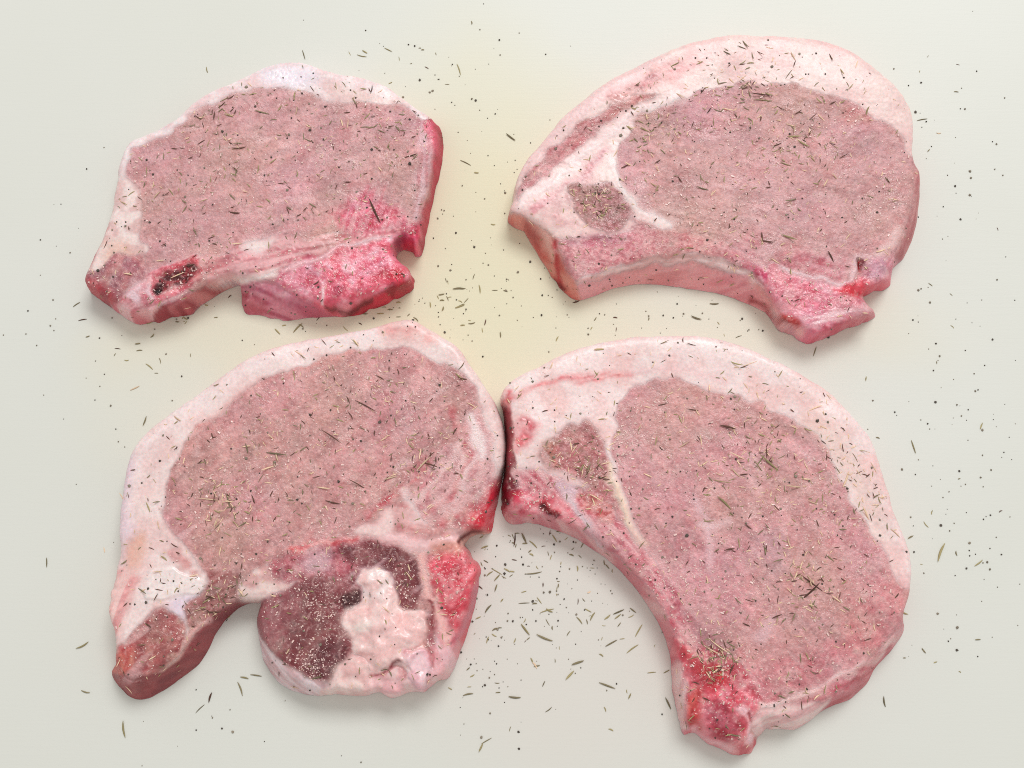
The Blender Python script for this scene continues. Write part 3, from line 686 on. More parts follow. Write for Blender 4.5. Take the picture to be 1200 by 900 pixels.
# ---- lower left
exec_specs.append(dict(
    view='3', T=15.5, seed=3, fibre=38, rag=[(560, 650, 30), (545, 620, 25), (135, 700, 25), (480, 805, 40)], centre=(355, 600),
    label='pork chop with dark tenderloin and a white fat lump below its loin',
    base=dict(part='loin', col=(206, 156, 154), col2=(197, 145, 142), nz='mot', thr=0.1),
    parts=[('loin', 'loin_meat', 'lean', None, None), ('fat', 'fat_cap', 'fat', None, None),
           ('tail', 'tail_meat', 'lean', None, None), ('tender', 'tenderloin', 'lean', None, 'dark purple-red tenderloin beaded with salt'),
           ('mem', 'membrane', 'fat', None, None), ('lump', 'fat_lump', 'fat', None, 'raised lump of pinkish white fat'),
           ('spine', 'backbone', 'bone', None, 'bright red cut backbone'), ('belly', 'side_meat', 'lean', None, None)],
    outline=[(35, 640), (50, 590), (60, 540), (57, 480), (65, 400), (80, 330), (110, 285), (160, 240), (220, 200), (280, 155), (340, 115), (400, 90), (470, 72),
             (540, 60), (600, 50), (660, 35), (700, 32), (750, 58), (800, 90), (822, 122), (850, 165), (880, 210), (898, 270), (900, 330), (898, 380, 888, 370),
             (885, 440, 872, 425), (875, 495, 858, 480), (840, 503, 830, 490), (815, 525, 802, 510), (835, 555, 825, 548), (850, 590, 838, 590), (840, 650, 825, 645), (825, 700, 808, 690), (805, 760, 790, 745),
             (780, 810, 770, 798), (745, 836, 738, 824), (720, 846, 714, 836), (700, 842, 696, 832), (660, 857, 655, 848), (625, 846, 622, 838), (600, 854, 598, 845), (540, 852, 543, 842), (480, 852, 490, 840), (430, 840, 442, 822), (395, 810, 406, 790),
             (372, 770, 382, 754), (363, 725, 369, 718), (358, 682, 363, 678), (370, 648, 376, 645), (350, 650, 350, 644), (325, 658, 318, 645), (290, 688, 270, 672), (268, 720, 245, 700), (250, 760, 222, 725), (225, 790, 200, 752), (180, 825, 165, 788),
             (130, 855, 118, 810), (95, 862, 85, 822), (60, 840, 62, 808), (40, 800, 50, 788), (50, 760), (50, 720), (40, 680)],
    layers=[
        P('3', 'fat', (239, 221, 217), [(0, 640), (30, 540), (30, 400), (60, 310), (140, 230), (280, 130), (400, 65), (540, 35), (690, 10), (800, 70), (850, 130), (920, 230), (925, 400), (890, 395), (878, 330), (868, 270), (850, 215), (830, 172), (800, 142), (750, 116), (700, 96), (640, 88), (560, 98), (500, 110), (440, 130), (390, 150), (340, 175), (290, 220), (230, 265), (185, 320), (165, 380), (155, 430), (160, 485), (200, 525), (225, 565), (255, 610), (240, 640), (215, 665), (210, 720), (120, 720), (50, 790), (20, 700)], (233, 206, 202), 'blot', soft=2.5, wet=0.5),
        S('3', None, (244, 230, 228), [(70, 420), (110, 310), (220, 215), (340, 130), (470, 85), (600, 60)], 9, soft=8, a=0.7),
        P('3', None, (228, 166, 160), [(620, 45), (700, 35), (760, 65), (730, 75), (660, 65)], (236, 196, 190), 'mot', soft=6, a=0.8),
        S('3', None, (222, 160, 154), [(190, 320), (250, 250), (340, 180), (440, 135), (560, 103)], 2.5, soft=3, a=0.55),
        P('3', None, (226, 206, 216), [(55, 330), (85, 320), (80, 440), (95, 560), (60, 560), (50, 440)], soft=6, a=0.7),
        P('3', None, (228, 176, 150), [(70, 510), (110, 500), (105, 560), (70, 570)], soft=7, a=0.7),
        P('3', None, (222, 150, 148), [(20, 650), (60, 570), (95, 590), (75, 640), (60, 720), (35, 690)], (236, 196, 190), '70', soft=5, a=0.8),
        P('3', None, (208, 150, 146), [(160, 520), (210, 540), (230, 590), (190, 580), (155, 545)], (238, 220, 216), 'mot', soft=5, a=0.8),
        P('3', None, (228, 217, 232), [(175, 630), (220, 600), (240, 640), (205, 690), (170, 670)], soft=7, wet=0.9, a=0.75),  # lavender-white highlight painted onto the fat
        P('3', None, (240, 228, 224), [(110, 600), (170, 570), (240, 600), (235, 625), (160, 640), (110, 640)], soft=5, wet=0.8, dz=0.5),
        P('3', 'tail', (182, 112, 110), [(35, 810), (55, 755), (115, 692), (150, 660), (185, 680), (205, 712), (196, 750), (160, 785), (110, 805), (50, 830)], (164, 88, 90), 'mot', soft=3, wet=0.7),
        P('3', None, (196, 96, 84), [(35, 800), (60, 755), (90, 760), (80, 800), (50, 830)], soft=6, a=0.8),
        P('3', 'loin', (160, 104, 100), [(200, 660), (235, 625), (255, 590), (310, 590), (335, 640), (300, 665), (255, 695), (225, 712), (205, 700)], (178, 128, 124), '35', soft=3),
        P('3', 'tail', (156, 76, 80), [(25, 800), (60, 808), (110, 806), (165, 785), (200, 748), (232, 708), (275, 672), (320, 645), (350, 655), (290, 720), (260, 790), (180, 850), (95, 890), (30, 850)], (134, 58, 64), '30', soft=2.5, wet=0.75),
        P('3', None, (160, 74, 76), [(40, 815), (100, 815), (140, 830), (100, 870), (50, 850)], (140, 60, 62), 'mot', soft=5, wet=0.85),
        S('3', None, (220, 170, 166), [(258, 690), (222, 712), (205, 735), (190, 762), (150, 792), (118, 806)], 2.8, (196, 120, 118), '35', soft=2, dz=0.3, wet=0.7),
        P('3', 'mem', (236, 214, 208), [(318, 625), (345, 585), (382, 565), (400, 600), (440, 590), (470, 575), (440, 605), (395, 630), (372, 648), (330, 652)], (214, 170, 166), 'mot', soft=3, wet=0.6),
        P('3', 'tender', (190, 116, 122), [(385, 570), (450, 535), (560, 515), (610, 530), (600, 570), (560, 595), (470, 600), (420, 600)], (168, 92, 100), 'mot', soft=4, wet=0.6),
        P('3', None, (230, 206, 212), [(455, 555), (485, 535), (515, 550), (510, 578), (475, 582)], soft=8, wet=0.9, a=0.55),  # whitish highlight put into the colour as a pale patch
        P('3', 'tender', (158, 98, 100), [(358, 690), (372, 650), (435, 608), (480, 592), (545, 590), (598, 596), (560, 670), (575, 740), (552, 780), (515, 830), (455, 808), (408, 778), (375, 745)], (132, 70, 74), 'blot', soft=2.5, wet=0.6, dz=0.4),
        P('3', None, (100, 38, 48), [(470, 780), (520, 720), (560, 750), (550, 785), (510, 828), (460, 808)], soft=7, a=0.8),
        P('3', 'tender', (142, 78, 80), [(540, 535), (610, 518), (690, 530), (722, 580), (718, 640), (700, 670), (668, 648), (640, 590), (590, 578)], (118, 56, 60), 'mot', soft=3, wet=0.6),
        P('3', None, (76, 26, 30), [(545, 640), (575, 620), (585, 660), (555, 668)], soft=3, dz=-0.8),
        P('3', 'mem', (214, 178, 182), [(345, 690), (376, 742), (412, 778), (460, 808), (515, 828), (520, 880), (400, 870), (345, 780)], (232, 214, 216), '-40', soft=2.5, wet=0.8),
        P('3', 'mem', (236, 208, 204), [(510, 830), (540, 782), (570, 760), (605, 780), (640, 800), (700, 800), (770, 740), (800, 760), (760, 850), (600, 880), (500, 870)], (228, 178, 178), 'blot', soft=3, wet=0.6, lump=0.5),
        P('3', 'mem', (226, 160, 168), [(730, 690), (752, 650), (780, 700), (805, 750), (790, 830), (720, 850), (690, 830), (735, 790)], (232, 190, 194), '-70', soft=4, wet=0.7),
        P('3b', 'mem', (240, 216, 210), [(190, 830), (225, 770), (270, 690), (330, 660), (400, 690), (410, 750), (390, 850), (280, 880)], (230, 190, 186), 'mot', soft=3, dz=0.5, lump=0.4, warp=4, wet=0.6),
        P('3b', 'mem', (234, 184, 186), [(400, 755), (470, 745), (545, 710), (580, 800), (690, 770), (740, 700), (780, 760), (700, 870), (400, 880)], (240, 206, 204), 'mot', soft=4, lump=0.3, warp=4),
        P('3b', 'lump', (241, 212, 207), [(395, 262), (440, 250), (490, 280), (518, 345), (535, 395), (585, 440), (640, 460), (674, 500), (672, 570), (662, 620), (640, 665), (590, 700), (545, 720), (500, 735), (440, 755), (398, 742), (380, 690), (345, 625), (312, 570), (284, 515), (288, 468), (330, 445), (362, 405), (342, 350), (358, 305)], (238, 196, 192), 'mot', soft=2.5, dz=2.6, lump=0.75, wet=0.6, warp=4),
        P('3b', None, (245, 228, 225), [(395, 280), (450, 262), (495, 320), (500, 380), (440, 400), (380, 380), (370, 330)], (240, 208, 204), 'mot', soft=8, a=0.9, wet=0.75),
        P('3b', None, (245, 226, 218), [(290, 480), (340, 455), (385, 470), (390, 540), (340, 580), (300, 530)], (240, 210, 204), 'mot', soft=8, a=0.85),
        P('3b', 'lump', (241, 208, 212), [(566, 650), (610, 605), (658, 606), (692, 660), (685, 720), (650, 775), (600, 795), (565, 750), (555, 695)], (234, 186, 194), 'mot', soft=3, dz=0.9, lump=0.3, warp=4, wet=0.75),
        P('3b', None, (232, 178, 178), [(430, 560), (520, 520), (600, 560), (540, 600), (460, 620)], (242, 212, 208), 'mot', soft=10, a=0.6),
        S('3b', None, (140, 60, 66), [(505, 715), (525, 685), (545, 668)], 2.2, soft=2, dz=-1.6),
        S('3b', None, (190, 96, 102), [(408, 745), (440, 752), (490, 735), (545, 715), (560, 770)], 1.8, soft=2.5, dz=-0.8),
        S('3b', None, (206, 124, 128), [(575, 640), (620, 605), (660, 600), (680, 640)], 1.4, soft=2.5, dz=-0.6, a=0.8),
        S('3b', None, (190, 90, 98), [(655, 590), (690, 650), (690, 720)], 2.0, soft=3, dz=-0.6, a=0.8),
        P('3b', None, (150, 82, 88), [(655, 490), (690, 500), (712, 560), (700, 600), (670, 580)], soft=4, a=0.85, dz=-0.5),
        P('3', 'spine', (214, 74, 92), [(728, 560), (760, 545), (800, 528), (850, 560), (870, 600), (845, 670), (815, 760), (790, 720), (755, 650), (735, 600)], (234, 132, 142), 'mot', soft=8, wet=0.85, thr=0.3),
        P('3', None, (234, 130, 140), [(800, 540), (840, 560), (855, 600), (830, 610), (800, 580)], (226, 80, 96), 'mot', soft=5),
        S('3', None, (240, 190, 184), [(716, 540), (728, 590), (738, 640), (760, 690), (780, 740)], 4.5, soft=3),
        S('3', None, (148, 60, 66), [(738, 650), (746, 680), (742, 700)], 3, soft=2.5),
        S('3', None, (206, 120, 134), [(790, 740), (812, 700), (835, 640), (848, 590)], 4, soft=3),
        P('3', 'belly', (200, 142, 146), [(690, 430), (720, 380), (760, 330), (800, 290), (815, 230), (845, 215), (870, 270), (880, 340), (890, 400), (860, 440), (820, 480), (770, 490), (720, 470)], (222, 176, 176), 'mot', soft=6, wet=0.55),
        P('3', 'mem', (226, 180, 178), [(570, 492), (620, 465), (650, 432), (690, 425), (720, 470), (770, 490), (830, 480), (875, 480), (872, 502), (830, 505), (800, 535), (740, 535), (690, 528), (620, 518)], (206, 140, 142), '-8', soft=4, wet=0.6),
        P('3', None, (240, 212, 208), [(575, 490), (625, 468), (650, 435), (665, 470), (640, 505), (590, 508)], soft=4, dz=0.2),
        S('3', None, (240, 206, 206), [(640, 505), (700, 515), (760, 520), (810, 505)], 5.5, soft=5, dz=0.25, a=0.85),
        P('3', None, (222, 150, 134), [(740, 520), (810, 520), (790, 545), (750, 545)], soft=6, a=0.8),
        S('3', None, (218, 66, 74), [(435, 532), (480, 520), (540, 514), (580, 508)], 2.6, (226, 150, 148), '6', soft=3.5, wet=0.8),
        S('3', None, (206, 76, 92), [(600, 460), (650, 420), (690, 380), (725, 335)], 4, (214, 140, 146), '48', soft=5, a=0.75),
        S('3', None, (240, 222, 220), [(830, 240), (845, 290), (855, 330)], 5, soft=4),
        S('3', None, (232, 196, 192), [(800, 240), (810, 320), (800, 400)], 3, soft=3, a=0.8),
        S('3', None, (206, 86, 96), [(785, 220), (800, 260), (830, 330)], 3, soft=4, a=0.6),
        S('3', None, (236, 206, 204), [(680, 400), (700, 440), (720, 470)], 4, soft=3),
        S('3', None, (226, 190, 188), [(740, 400), (780, 440), (830, 450)], 2.5, soft=3, a=0.7),
        S('3', None, (238, 212, 210), [(700, 470), (745, 440), (790, 420), (820, 380), (838, 330)], 3, soft=3.5, a=0.75),
        S('3', None, (238, 210, 206), [(690, 450), (730, 400), (780, 350), (812, 290)], 2.2, soft=3, a=0.65),
        S('3', None, (208, 100, 108), [(720, 460), (770, 430), (800, 390), (826, 340)], 2.2, soft=3.5, a=0.6),
        S('3', None, (210, 96, 104), [(760, 480), (820, 450), (868, 400)], 3, soft=5, a=0.6),
        S('3', None, (240, 216, 212), [(862, 230), (876, 300), (882, 360)], 4, soft=5, a=0.8),
        P('3', 'spine', (216, 48, 70), [(812, 475), (840, 440), (875, 395), (895, 370), (910, 400), (890, 500), (860, 495), (830, 492)], (230, 120, 130), '60', soft=5, wet=0.8),
        S('3', None, (110, 36, 36), [(800, 518), (830, 498), (852, 495)], 2.6, soft=2, dz=-0.8),
        S('3', None, (238, 190, 176), [(812, 520), (850, 502), (880, 495)], 2.4, soft=2),
    ]))
# ---- lower right
exec_specs.append(dict(
    view='4', T=15.5, seed=4, fibre=-52, rag=[(830, 860, 45), (610, 590, 30), (900, 850, 25)], centre=(845, 620),
    label='largest pork chop, crescent shaped, with broad pale fat along its top and right side',
    base=dict(part='loin', col=(210, 159, 159), col2=(202, 148, 147), nz='mot', thr=0.1),
    parts=[('loin', 'loin_meat', 'lean', None, None), ('fat', 'fat_cap', 'fat', None, None),
           ('round', 'round_muscle', 'lean', None, None), ('ribmeat', 'rib_meat', 'lean', None, None),
           ('rib', 'rib_bone', 'bone', None, None), ('marrow', 'marrow', 'marrow', 'rib', None),
           ('spine', 'backbone', 'bone', None, 'blood red cut backbone'), ('flap', 'side_meat', 'lean', None, None)],
    outline=[(33, 140), (60, 110), (110, 85), (170, 55), (240, 38), (300, 28), (380, 25), (440, 27), (500, 40), (560, 65), (620, 95), (680, 130), (720, 165), (760, 210),
             (785, 250), (805, 310), (822, 370), (850, 440), (862, 490), (860, 520), (852, 560), (846, 610, 838, 605), (830, 650, 818, 640), (790, 695, 780, 680), (770, 730, 756, 715), (735, 760, 725, 742),
             (690, 780, 680, 765), (640, 815, 635, 795), (610, 825, 608, 805), (570, 820, 570, 800), (550, 835, 548, 812), (535, 868, 530, 845), (500, 872, 500, 850), (460, 855, 465, 836), (420, 832, 428, 815), (402, 826, 410, 806),
             (386, 790, 402, 775), (376, 720, 394, 715), (372, 670, 388, 662), (350, 610, 366, 600), (320, 560, 336, 548), (280, 510, 294, 496), (235, 470, 247, 454), (190, 440, 198, 420), (140, 417, 146, 398),
             (100, 407, 106, 386), (60, 406, 70, 380), (34, 388, 44, 364), (33, 330, 42, 322), (35, 290, 44, 285), (37, 230, 47, 228), (34, 180, 44, 178)],
    layers=[
        P('4', 'fat', (241, 221, 218), [(15, 140), (60, 90), (170, 35), (300, 5), (450, 5), (580, 50), (720, 140), (800, 240), (840, 360), (885, 480), (880, 540), (850, 540), (825, 500), (800, 450), (780, 420), (760, 390), (730, 350), (710, 300), (690, 255), (660, 215), (610, 185), (560, 165), (500, 145), (440, 130), (380, 112), (330, 112), (290, 135), (262, 180), (258, 250), (268, 320), (288, 380), (322, 430), (310, 436), (280, 400), (255, 340), (240, 330), (180, 330), (100, 335), (60, 290), (40, 200)], (236, 204, 200), 'blot', soft=2.5, wet=0.5),
        S('4', None, (244, 230, 226), [(60, 118), (170, 65), (300, 40), (440, 40), (560, 80), (690, 150)], 7, soft=8, a=0.6),
        P('4', None, (234, 206, 194), [(640, 200), (700, 190), (760, 290), (810, 420), (780, 420), (730, 320)], soft=12, a=0.5),
        S('4', None, (228, 140, 140), [(35, 160), (90, 128), (140, 116), (210, 106), (290, 97)], 3, (234, 180, 178), '12', soft=3.5),
        S('4', None, (236, 196, 196), [(280, 95), (380, 90), (480, 110)], 3, soft=5, a=0.6),
        S('4', None, (222, 110, 108), [(38, 140), (45, 180), (52, 220)], 3, soft=3, a=0.8),
        P('4', None, (222, 124, 130), [(55, 200), (90, 190), (105, 210), (85, 240), (70, 265), (55, 250)], (234, 180, 180), 'mot', soft=4),
        P('4', 'round', (194, 130, 130), [(108, 265), (135, 222), (190, 198), (228, 218), (248, 268), (254, 330), (262, 380), (225, 345), (180, 312), (125, 288)], (176, 116, 112), 'fin', soft=5, wet=0.5),
        P('4', None, (178, 104, 84), [(110, 240), (140, 235), (145, 290), (118, 285)], (150, 100, 80), 'fin', soft=5, a=0.7),
        P('4', 'ribmeat', (206, 124, 132), [(30, 300), (80, 295), (130, 300), (180, 330), (225, 345), (262, 385), (300, 430), (340, 480), (385, 560), (430, 640), (460, 700), (400, 720), (380, 640), (330, 550), (250, 460), (190, 420), (130, 385), (30, 400)], (226, 172, 174), '-48', soft=5, wet=0.6),
        P('4', None, (216, 196, 206), [(135, 320), (175, 325), (185, 345), (150, 340)], soft=4, a=0.8),
        P('4', None, (196, 104, 96), [(185, 345), (225, 345), (260, 385), (240, 400), (200, 375)], (222, 160, 156), 'fin', soft=4, a=0.85),
        S('4', None, (240, 214, 194), [(245, 285), (258, 330), (272, 370), (290, 405), (325, 445)], 3.2, soft=2.5, dz=0.2),
        S('4', None, (222, 178, 178), [(300, 420), (340, 470), (400, 560), (440, 620)], 4, soft=5, a=0.7),
        S('4', None, (196, 96, 110), [(255, 450), (310, 500), (350, 560), (385, 630)], 4, (214, 140, 146), '-52', soft=4, a=0.85),
        S('4', None, (180, 84, 100), [(370, 530), (410, 600), (450, 650), (500, 680)], 5, (204, 140, 146), '-52', soft=5, a=0.8),
        P('4', 'rib', (222, 116, 128), [(20, 330), (60, 335), (100, 338), (160, 352), (190, 385), (200, 425), (140, 400), (100, 392), (30, 400)], (236, 160, 166), 'mot', soft=4, wet=0.75),
        P('4', 'marrow', (120, 12, 22), [(105, 368), (122, 364), (142, 378), (146, 392), (128, 390), (110, 380)], (60, 6, 10), 'fin', soft=2.5, dz=-1.0, wet=0.9),
        S('4', None, (208, 30, 52), [(100, 366), (122, 362), (145, 378)], 2, soft=3, a=0.7),
        S('4', None, (226, 200, 204), [(165, 345), (180, 375), (205, 415), (235, 445)], 5, (210, 160, 166), '-50', soft=4),
        P('4', 'rib', (212, 132, 140), [(30, 372), (70, 384), (106, 388), (146, 400), (198, 422), (247, 456), (294, 498), (336, 550), (366, 602), (388, 664), (394, 715), (402, 775), (412, 815), (380, 830), (360, 720), (340, 620), (270, 520), (180, 450), (60, 425)], (228, 178, 178), '-45', soft=2.5, wet=0.7),
        P('4', None, (166, 60, 74), [(20, 180), (48, 180), (54, 240), (52, 300), (46, 370), (15, 390)], (120, 40, 44), '88', soft=2.5, wet=0.6),
        P('4', None, (120, 14, 34), [(30, 320), (55, 312), (62, 345), (45, 365), (30, 350)], (70, 10, 18), 'mot', soft=4, wet=0.8),
        P('4', None, (210, 30, 70), [(50, 345), (68, 335), (76, 355), (60, 370)], soft=4, a=0.8),
        S('4', None, (150, 60, 66), [(46, 180), (52, 230), (56, 290)], 2.4, soft=2),
        P('4', None, (158, 110, 116), [(420, 600), (470, 640), (500, 690), (480, 680), (440, 650)], soft=6, a=0.6),
        P('4', 'spine', (206, 84, 100), [(372, 640), (420, 650), (470, 660), (520, 690), (560, 730), (600, 760), (560, 780), (545, 800), (560, 880), (480, 890), (400, 840), (375, 760)], (228, 138, 146), 'mot', soft=5, wet=0.75),
        P('4', None, (196, 92, 104), [(480, 680), (540, 690), (580, 760), (550, 775), (510, 740)], (224, 160, 164), '-60', soft=6),
        P('4', None, (190, 26, 38), [(440, 690), (470, 690), (490, 720), (480, 750), (455, 735), (430, 705)], (166, 14, 28), 'mot', soft=7, wet=0.95),
        P('4', None, (204, 60, 70), [(395, 650), (420, 665), (450, 700), (430, 712), (405, 680)], (222, 104, 110), 'mot', soft=8, wet=0.9),
        P('4', None, (186, 44, 48), [(402, 770), (418, 740), (438, 740), (440, 790), (425, 825), (405, 815)], (214, 96, 92), '80', soft=6, wet=0.9),
        P('4', None, (216, 80, 98), [(470, 740), (520, 740), (550, 770), (520, 785), (480, 770)], (228, 120, 136), 'mot', soft=5, wet=0.85),
        P('4', None, (166, 52, 72), [(450, 770), (490, 770), (520, 830), (490, 850), (455, 820)], (190, 90, 106), 'mot', soft=5, wet=0.8),
        P('4', 'rib', (236, 204, 202), [(374, 690), (392, 690), (404, 740), (402, 790), (408, 822), (380, 810)], (224, 170, 172), '80', soft=3, wet=0.7),
        S('4', None, (240, 190, 194), [(420, 820), (460, 850), (500, 862)], 4, soft=3.5, a=0.8),
        S('4', None, (238, 196, 202), [(515, 770), (540, 810), (535, 850)], 3.5, soft=3),
        S('4', None, (170, 50, 62), [(528, 785), (545, 815), (542, 832)], 1.8, soft=1.5, dz=-0.6),
        P('4', 'flap', (206, 124, 130), [(560, 780), (610, 760), (690, 730), (760, 690), (830, 625), (870, 610), (840, 680), (780, 745), (690, 790), (620, 815), (560, 820)], (190, 98, 104), '25', soft=3, wet=0.7),
        P('4', 'fat', (238, 210, 206), [(545, 790), (590, 772), (640, 770), (700, 760), (680, 785), (640, 830), (560, 850), (540, 815)], (230, 184, 184), '22', soft=3.5, wet=0.6),
        S('4', None, (238, 206, 202), [(560, 775), (620, 762), (690, 735), (760, 690), (810, 655), (845, 622)], 4, (226, 178, 176), '28', soft=3, dz=0.3),
        P('4', None, (208, 134, 138), [(740, 560), (850, 520), (852, 600), (790, 660), (720, 680)], (218, 150, 152), 'mot', soft=14, a=0.8),
        P('4', None, (208, 140, 144), [(560, 690), (640, 660), (720, 680), (640, 740), (580, 750)], (196, 120, 126), '-10', soft=12, a=0.7),
        S('4', None, (234, 200, 204), [(425, 360), (445, 400), (455, 440), (450, 490)], 4, soft=5, a=0.75),
        S('4', None, (236, 206, 206), [(440, 410), (490, 405)], 3.5, soft=4, a=0.7),
        S('4', None, (226, 190, 194), [(560, 640), (580, 600)], 6, soft=5, a=0.7),
        P('4', None, (190, 160, 172), [(560, 430), (600, 420), (600, 520), (570, 520)], soft=12, a=0.3),
    ]))

for sp_ in exec_specs:
    build_chop(sp_)


# ----------------------------------------------------------------- seasoning
def surface(x, y):
    """height (mm), normal, chop index or None at a world point"""
    best = (0.0, (0.0, 0.0, 1.0), None)
    for i, c in enumerate(CHOPS):
        fx, fy = (x - c.X0) / STEP, (y - c.Y0) / STEP
        ix, iy = int(fx), int(fy)
        if 1 <= ix < c.nx - 2 and 1 <= iy < c.ny - 2 and c.sB[iy, ix] > 0.3:
            z = c.Z[iy:iy + 2, ix:ix + 2].max()
            if z > best[0]:
                best = (float(z), tuple(c.nrm[iy, ix]), i)
    return best


def pix_to_surface(px, py):
    z = 0.0
    hit = (0.0, (0, 0, 1), None)
    for z in (22, 20, 18, 16, 14, 12, 9, 6, 3, 0):
        p = unproject(px, py, float(z))[0]
        hit = surface(p[0], p[1])
        if hit[0] >= z:
            p = unproject(px, py, hit[0])[0]
            h2 = surface(p[0], p[1])
            return p, h2
    return p, hit


LEAF_MATS = [flat_material('thyme_dark_olive', (130, 120, 92), 0.75), flat_material('thyme_olive', (160, 148, 106), 0.75),
             flat_material('thyme_straw', (228, 198, 166), 0.75), flat_material('thyme_brown', (96, 68, 56), 0.75)]
PEPPER = flat_material('black_pepper', (84, 76, 68), 0.7, 0.4)
PEPPER2 = flat_material('grey_pepper', (140, 130, 114), 0.7, 0.4)


def leaf_shape(r, seg=6, ring=5):
    """one dried leaf of unit length along x: curled, tapering at both ends"""
    w = r.uniform(0.045, 0.08); bend = r.uniform(-0.07, 0.07); lift = r.uniform(0.0, 0.10); twist = r.uniform(-1, 1)
    V, F = [], []
    for i in range(seg + 1):
        t = i / seg
        ra = w * (math.sin(math.pi * min(max(t, 0.03), 0.97)) ** 0.6)
        for k in range(ring):
            a = 2 * math.pi * k / ring + twist * t
            flat = 0.55
            V.append((t - 0.5 + r.uniform(-.01, .01), bend * math.sin(math.pi * t) + ra * math.cos(a), lift * (1 - math.sin(math.pi * t)) * 0.6 + ra * flat * math.sin(a) + w * flat))
    for i in range(seg):
        for k in range(ring):
            a, b = i * ring + k, i * ring + (k + 1) % ring
            F.append((a, b, b + ring, a + ring))
    return np.array(V), F


def chip_shape(r):
    """an angular cracked peppercorn fleck of unit size"""
    V = []
    for z, s in ((0.0, 0.42), (0.28, 0.5), (0.5, 0.3)):
        for k in range(5):
            a = 2 * math.pi * (k + r.uniform(-.3, .3)) / 5
            V.append((s * r.uniform(.7, 1.15) * math.cos(a), s * r.uniform(.55, 1.0) * math.sin(a), z + r.uniform(-.05, .05)))
    F = []
    for i in range(2):
        for k in range(5):
            F.append((i * 5 + k, i * 5 + (k + 1) % 5, (i + 1) * 5 + (k + 1) % 5, (i + 1) * 5 + k))
    F += [(4, 3, 2, 1, 0), (10, 11, 12, 13, 14)]
    return np.array(V), F


def shape_mesh(name, V, F, mat):
    me = bpy.data.meshes.new(name)
    me.from_pydata([tuple(v) for v in V], [], F)
    me.polygons.foreach_set('use_smooth', np.full(len(F), name == 'thyme_leaf'))
    me.materials.append(mat); me.update()
    return me


sr = np.random.default_rng(5)
LEAVES = [leaf_shape(sr) for _ in range(8)]
CHIPS = [chip_shape(sr) for _ in range(6)]
LEAF_ME = [[shape_mesh('thyme_leaf', V, F, m) for V, F in LEAVES] for m in LEAF_MATS]
CHIP_ME = [[shape_mesh('pepper_fleck', V, F, m) for V, F in CHIPS] for m in (PEPPER, PEPPER2)]

